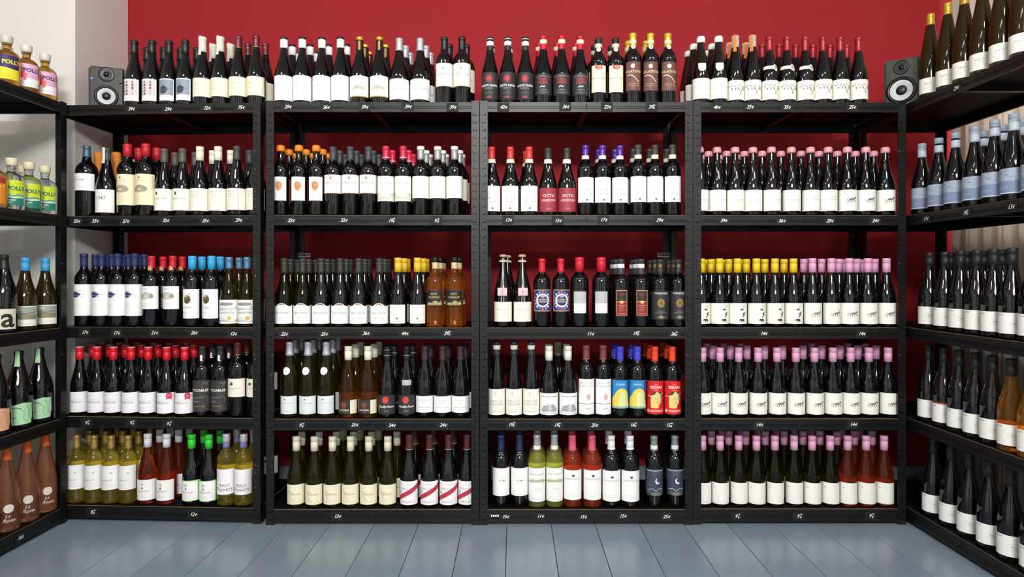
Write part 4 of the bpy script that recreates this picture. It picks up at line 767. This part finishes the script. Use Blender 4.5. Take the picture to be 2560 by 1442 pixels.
put(3,4,0,'pluma',[1252.5,1299]); put(3,4,0,'montez',[1342,1386]); put(3,4,0,'rosep',[1431,1480]); put(3,4,0,'whitec',[1528,1575]); put(3,4,0,'night',[1635,1687])
put(3,4,1,'pluma',[1254,1299]); put(3,4,1,'montez',[1345,1384]); put(3,4,1,'rosep',[1429,1477]); put(3,4,1,'whitec',[1522,1570])
# rack 4
put(4,0,0,'waxw',[1754,1799.5]); put(4,0,0,'orstrip',[1838.5,1879]); put(4,0,0,'sash',[1920,1967,2013]); put(4,0,0,'vine',[2057,2100,2146])
put(4,0,1,'waxwb',[1735,1779]); put(4,0,2,'waxwb',[1721,1768]); put(4,0,1,'orstrip',[1824,1863]); put(4,0,1,'sash',[1899,1946,1989]); put(4,0,1,'vine',[2031.5,2070,2111])
put(4,1,0,'pinkt',[1743,1787,1833.5,1880.5,1928.5,1978]); put(4,1,0,'pinkv',[2026,2070]); put(4,1,0,'pinkc',[2118,2164,2213])
put(4,1,1,'pinkt',[1771,1816,1860.5,1905,1952]); put(4,1,1,'pinkv',[2002,2047]); put(4,1,1,'pinkc',[2093,2138,2184]); put(4,1,2,'pinkt',[1758.5,1802,1847.5])
put(4,2,0,'yelt',[1753,1798.5,1843.5,1891,1937,1983.5]); put(4,2,0,'pinks',[2031,2078,2123,2169.5,2216])
put(4,2,1,'yelt',[1779,1821,1866,1912,1960]); put(4,2,1,'pinks',[2009.5,2054,2097.5,2142,2187]); put(4,2,2,'yelt',[1766,1810,1856]); put(4,2,2,'pinks',[2112,2158])
put(4,3,0,'pinks',[1756,1800,1846.5,1895,1942.5,1989.5,2036,2082,2126.5,2172,2220])
put(4,3,1,'pinks',[1782,1826.5,1867.5,1910,1956,2007.5,2054,2100,2145,2190]); put(4,3,2,'pinks',[1767,1810,1850,2029,2119.5,2164])
put(4,4,0,'pinkp',[1756,1800,1846.5,1891,1937,1985,2030,2075]); put(4,4,0,'pinkr',[2119,2165,2210])
put(4,4,1,'pinkp',[1778.5,1821.5,1864,1913,1960,2007.5,2049,2092]); put(4,4,1,'pinkr',[2137,2178.5]); put(4,4,2,'pinkp',[1803,1850,1895,1940,1985,2028]); put(4,4,2,'pinkr',[2105,2150])
# right rack
put('R',0,0,'goldhock',[2326,2369,2411,2456,2506,2558]); put('R',1,0,'sea',[2305,2347,2389,2437,2487,2535,2590]); put('R',1,1,'sea',[2459,2507,2557])
put('R',2,0,'crest',[2324,2363,2402,2443,2485,2531,2582]); put('R',2,1,'crest',[2377,2418,2460,2505])
put('R',3,0,'crest',[2322]); put('R',3,0,'crestred',[2360]); put('R',3,0,'crest',[2398,2439,2482]); put('R',3,0,'crestamb',[2528,2580])
put('R',4,0,'crest',[2334,2378,2424,2474,2527,2586])
# left rack
put('L',0,0,'ginpink',[115]); put('L',0,0,'ginpink',[66]); put('L',0,0,'ginyel',[17]); put('L',0,1,'ginpink',[77]); put('L',0,1,'ginyel',[32])
put('L',1,0,'gingreen',[122,78,32]); put('L',1,1,'gingreen',[62]); put('L',1,0,'ginred',[-14])
put('L',2,0,'land',[115,63]); put('L',2,0,'aletter',[10])
put('L',3,0,'champg',[99,47]); put('L',3,0,'champp',[-10])
put('L',4,0,'roseL',[116,67,16,-40])

# let neighbours settle so that no two bottles touch and all stand inside their rack
LIM = {1: (R1[0][0], R1[1][0]), 2: (-1.0465, -.1465), 3: (-.1445, .7555), 4: (.7575, 1.6575)}
def rr_(p): return TY[p[3]]['r']+(.0055 if TY[p[3]]['cap'][0] == 'paper' else .0006)
def clamp(p):
    r = rr_(p)+.0035
    if p[0] in LIM:
        sh = (p[5]-2.72)*.05 if p[0] == 1 else 0
        p[4] = min(max(p[4], LIM[p[0]][0]+sh+r), LIM[p[0]][1]+sh-r)
    elif p[0] == 'L': p[5] = min(p[5], 2.74-r)
    else: p[5] = min(p[5], 3.10-r)
R0 = {k: t['r'] for k, t in TY.items()}
for _ in range(6):        # bottle girth follows how closely the photo's bottles stand
    for key in sorted({(p[0], p[1], p[2]) for p in PLACED}, key=str):
        q_ = sorted([p for p in PLACED if (p[0], p[1], p[2]) == key], key=lambda p: p[8])
        for a, b in zip(q_[:-1], q_[1:]):
            d = math.hypot(a[4]-b[4], a[5]-b[5]); ra, rb = TY[a[3]]['r'], TY[b[3]]['r']
            if d < ra+rb+.0014 and a[2] == 0:
                f = (d-.0014)/(ra+rb)
                for k in {a[3], b[3]}: TY[k]['r'] = max(TY[k]['r']*f, R0[k]*.925)
for key in sorted({(p[0], p[1]) for p in PLACED}, key=str):
    L_ = [p for p in PLACED if (p[0], p[1]) == key]; BACK = key[0] in LIM
    for p in L_: clamp(p)
    for it in range(300):
        moved = False
        for i in range(len(L_)):
            for j in range(i+1, len(L_)):
                a, b = L_[i], L_[j]; dx, dy = b[4]-a[4], b[5]-a[5]; d = math.hypot(dx, dy) or 1e-4; need = rr_(a)+rr_(b)
                if d < need:
                    moved = True; q = (need-d)/2+.00005; ux, uy = dx/d, dy/d
                    if a[2] == b[2]:
                        if BACK: sg = math.copysign(1, dx); a[4] -= sg*q; b[4] += sg*q
                        else: sg = math.copysign(1, dy); a[5] -= sg*q; b[5] += sg*q
                    else:      # only the rear one gives way, backwards mostly
                        back, front = (b, a) if b[2] > a[2] else (a, b)
                        sg = 1 if back is b else -1
                        if BACK: back[5] = front[5]+math.sqrt(max(need*need-dx*dx, 0))+.0001
                        else: back[4] += math.copysign(abs(ux*q*2)+.0002, back[4]); back[5] += sg*uy*q*2
        for p in L_: clamp(p)
        if BACK:
            for p in L_: p[5] = max(p[5], front_y(p[0], p[8])+.0055+rr_(p))
        if not moved: break
GRP = {}
for p in PLACED: GRP.setdefault((p[0], p[1], p[2], TY[p[3]]['desc']), []).append(p)
kinds = {}
WHITES = {'grape','gold','greenw','firstw','sapyg','sapyo','yellowc','petit','roundst','sancerre','pouilly','pouillyst','harz','fiano','gewurz','anthilia','montez','whitec','orstrip','waxw','waxwb','pinkt','pinkv','pinkc','yelt','pinks','pinkp','goldhock','sea','crest','crestamb','land','aletter'}
ROSES = {'rosew','rosep','pinkr','crestred','roseL'}
for p in PLACED: kinds.setdefault(p[3], 0); kinds[p[3]] += 1
for k in kinds:
    if len(TY[k]['desc'].split()) > 7: print('LONGDESC', k, TY[k]['desc'])
for (bay, lev, row, desc), lst in GRP.items():
    lst.sort(key=lambda p: p[8])
    for n, (b_, l_, r_, key, x, y, z, rz, px) in enumerate(lst):
        t = TY[key]; parts = t['made'] or build_type(key)
        kd = t['kind']
        if kd == 'wine_bottle':
            kd = 'white_wine_bottle' if key in WHITES else 'rose_wine_bottle' if key in ROSES else 'red_wine_bottle'
        root = empty(kd, (x, y, z), rz)
        pos = '' if len(lst) == 1 else (ORD[n]+' from left, ' if n < 12 else 'last, ')
        lab = f"{desc}, {pos}{ROWN[row]} row, {LEV[lev]} shelf, {BAY[bay]} rack"
        tag(root, lab, t['cat'], (desc.replace('bottle', 'bottles', 1))[:60] if kinds[key] > 1 else None)
        for nm, me in parts: link(nm, me, root)

# ------------------------------------------------------------------ price tags
def tag_mesh(s, sup, w=.050, h=.038):
    mb = MB(); mb.box((-w/2, -.0012, -h/2), (w/2, 0, h/2), M_TAG)
    def add(tx, u, v, size, **kw):
        for q in text_tris(tx, size, **kw):
            a = sum(q[i][0]*q[(i+1) % len(q)][1]-q[(i+1) % len(q)][0]*q[i][1] for i in range(len(q)))
            if a < 0: q = q[::-1]
            mb.face([((p[0]+u)/1000, -.0016, (p[1]+v)/1000) for p in q], M_CHALK)
    def euro(u, v, H_):
        pts = [(u+.30*H_*math.cos(math.radians(a))+.3*(.5*H_+.5*H_*math.sin(math.radians(a))), v+.5*H_+.5*H_*math.sin(math.radians(a))) for a in range(50, 320, 27)]
        segs = list(zip(pts[:-1], pts[1:]))+[((u-.48*H_, v+.40*H_), (u+.22*H_, v+.44*H_)), ((u-.40*H_, v+.60*H_), (u+.28*H_, v+.64*H_))]
        for n_, (a, b) in enumerate(segs):
            dx, dy = b[0]-a[0], b[1]-a[1]; L = math.hypot(dx, dy); nx, ny = -dy/L*.75, dx/L*.75
            q = [(a[0]-nx, a[1]-ny), (b[0]-nx, b[1]-ny), (b[0]+nx, b[1]+ny), (a[0]+nx, a[1]+ny)]
            mb.face([(p[0]/1000, -.0016-.00002*n_, p[1]/1000) for p in q], M_CHALK)
    if s == 'marks':
        for k in range(4): mb.box((-.018+k*.009, -.0016, -.004), (-.012+k*.009, -.0012, .004), M_CHALK)
    elif sup:
        add(s, -5 if len(s) == 2 else -3, -7, 21, shear=.35, bold=.006, sp=.85); add('90', 10, 4, 9, shear=.3, sp=.85); euro(9, -9, 8.5)
    else:
        add(s, -4, -7, 21, shear=.35, bold=.006, sp=.85); euro(13, -7, 11)
    return mb.mesh('price_tag')
TM = {}
PR = {1: [[('39',0,328),('29',0,420),('72',0,517),('75',0,602)], [('55',0,192),('55',0,238),('57',0,314),('32',0,414),('35',0,513),('29',0,596)], [('17',0,212),('17',0,291),('21',0,386),('26',0,485),('12',0,583)], [('9',1,217),('9',1,329),('9',1,421)], [('8',1,231),('12',0,483)]],
 2: [[('29',0,719),('26',0,815),('39',0,911),('39',0,1019),('39',0,1131)], [('22',0,727),('22',0,859),('19',1,979),('9',1,1090)], [('22',0,710),('25',0,810),('36',0,914),('44',0,1011),('39',1,1118)], [('9',1,752),('25',0,886),('24',0,979),('24',0,1107)], [('12',0,843)]],
 3: [[('42',0,1258),('36',0,1413),('22',0,1517),('39',1,1629)], [('13',0,1270),('15',0,1394),('17',0,1508),('29',0,1648)], [('11',0,1475),('19',1,1590),('26',1,1685)], [('19',1,1279),('19',1,1393),('20',0,1485),('16',1,1583),('15',1,1673)], [('15',0,1263),('11',0,1350),('15',0,1457),('15',0,1556),('25',0,1665)]],
 4: [[('46',0,1791),('25',0,1874),('35',0,1966),('25',0,2129)], [('39',0,1808),('36',0,1953),('29',0,2073),('24',0,2187)], [('14',0,1908),('14',0,2153)], [('14',0,1897),('14',0,2132)], [('9',1,1841),('9',1,1996),('9',1,2176)]],
 'R': [[('29',0,2391)], [('11',0,2315),('19',1,2415),('13',0,2528)], [], [], []], 'L': [[], [], [], [], [('16',0,50)]]}
seen = {}
for bay, rows in PR.items():
    for lev, items in enumerate(rows):
        tot = {}
        for s, sup, px in items: tot[(s, sup)] = tot.get((s, sup), 0)+1
        cnt = {}
        for ni, (s, sup, px) in enumerate(items):
            k = (s, sup)
            if k not in TM: TM[k] = tag_mesh(s, sup)
            z = TOPS[lev]-.0015-BH[lev]/2+random.uniform(-.002, .002)
            if bay in (1, 2, 3, 4): y = front_y(bay, px); x = (px-HX)*y/F; rz = a1 if bay == 1 else 0; y -= .0006
            elif bay == 'R': x = XRF-.0006; y = x*F/(px-HX); rz = -PI/2
            else: x = XLF+.0006; y = x*F/(px-HX); rz = PI/2
            o = link('price_tag', TM[k], None, (x, y, z), (0, 0, rz)); cnt[k] = cnt.get(k, 0)+1
            pos = ('only one ' if len(items) == 1 else ORD[ni]+' from left ')
            amount = f"{s}.90 euro" if sup else f"{s} euro"
            tag(o, f"black price tag chalked {amount}, {pos}on {LEV[lev]} shelf edge, {BAY[bay]} rack", 'price tag', 'chalked price tags on the shelf edges')
mk = tag_mesh('marks', 0, .036, .014)
o = link('sticker', mk, None, ((1238-HX)*2.70/F, 2.6994, .040)); tag(o, 'tiny white lettering sticker at left of bottom edge, third back rack', 'sticker')
def stickmesh():
    mb = MB(); mb.box((-.032, -.001, -.010), (.032, 0, .010), mat('#b9b9b4', .6))
    for k in range(5): mb.box((-.025+k*.011, -.0014, -.004), (-.019+k*.011, -.001, .005), mat('#222', .6))
    return mb.mesh('sticker')
sm = stickmesh()
for px, wh in ((783, 'second'), (1686, 'third')):
    y = 3.064; o = link('sticker', sm, None, ((px-HX)*y/F, y+.0344, CH+(HY-637)*y/F)); 
    tag(o, f'small white strip sticker on back post of {wh} back rack', 'sticker')
    o.location.x = (-1.0465+.017+.012) if px < 1000 else (-.1445+.90-.017-.012)
    o.location.y = 3.0985

# ------------------------------------------------------------------ speakers
def speaker(loc, rz, label, cone=.40, w=.150, d=.17, h=.195, led=False, tint='#0f1011'):
    r = empty('speaker', loc, rz); tag(r, label, 'speaker')
    m = mat(tint, .38, noise=(50, .1, .05)); me = MB(); me.box((-w/2, 0, 0), (w/2, d, h), m); me = me.mesh('cabinet')
    bm = bmesh.new(); bm.from_mesh(me); bmesh.ops.bevel(bm, geom=bm.edges[:], offset=.009, segments=3, affect='EDGES'); bm.to_mesh(me); bm.free()
    link('cabinet', me, r)
    X = Matrix.Rotation(PI/2, 4, 'X')     # lathe axis -> -y
    def disc(name, prof, m, z, parent=r, x=0):
        mb = MB(); mb.lathe(prof, m, 32, Matrix.Translation((x, 0, z)) @ X); return link(name, weld(mb.mesh(name)), parent)
    wz = h*(.355 if cone > .38 else .32); R = w*cone
    wf = disc('woofer', [(R*1.06, -.002), (R*1.06, .003), (R*.98, .0055), (R*.86, .005), (R*.80, .001), (R*.80, -.0005)], mat('#0c0c0d', .35), wz)
    disc('woofer_cone', [(R*.80, .0028), (R*.60, .0022), (R*.36, .0012), (R*.36, .0008), (0, .0008)], mat('#c9cacb' , .5), wz, wf)
    disc('dust_cap', [(R*.38, .0016), (R*.34, .006), (R*.2, .0095), (0, .011)], mat('#222325', .4), wz, wf)
    tz = h*.815; q = w*.165
    tw = disc('tweeter', [(q*1.35, -.001), (q*1.35, .0022), (q*1.2, .003), (q*.6, .0014), (q*.42, .001), (q*.38, .004), (q*.2, .0065), (0, .007)], mat('#101112', .3), tz)
    kn = disc('knob', [(.005, 0), (.005, .006), (0, .007)], mat('#8a8a8c', .3, metal=1), h*.66, r, w*.38)
    if led: disc('power_light', [(.0035, 0), (.0035, .002), (0, .003)], mat('#2030ff', .3, emis=14), h*.70, r, -w*.40)
    return r
def at(px, y): return (px-HX)*y/F
speaker((at(266, 2.84), 2.84, TOPS[0]+.0002), math.radians(20), 'black studio speaker with blue power light before white wall', w=.142, led=True, cone=.315)
speaker((1.695, 2.80, TOPS[0]+.0002), math.radians(-42), 'grey-fronted studio speaker at right end below gold-capped bottles', w=.140, h=.218, d=.16, tint='#3a3b39')
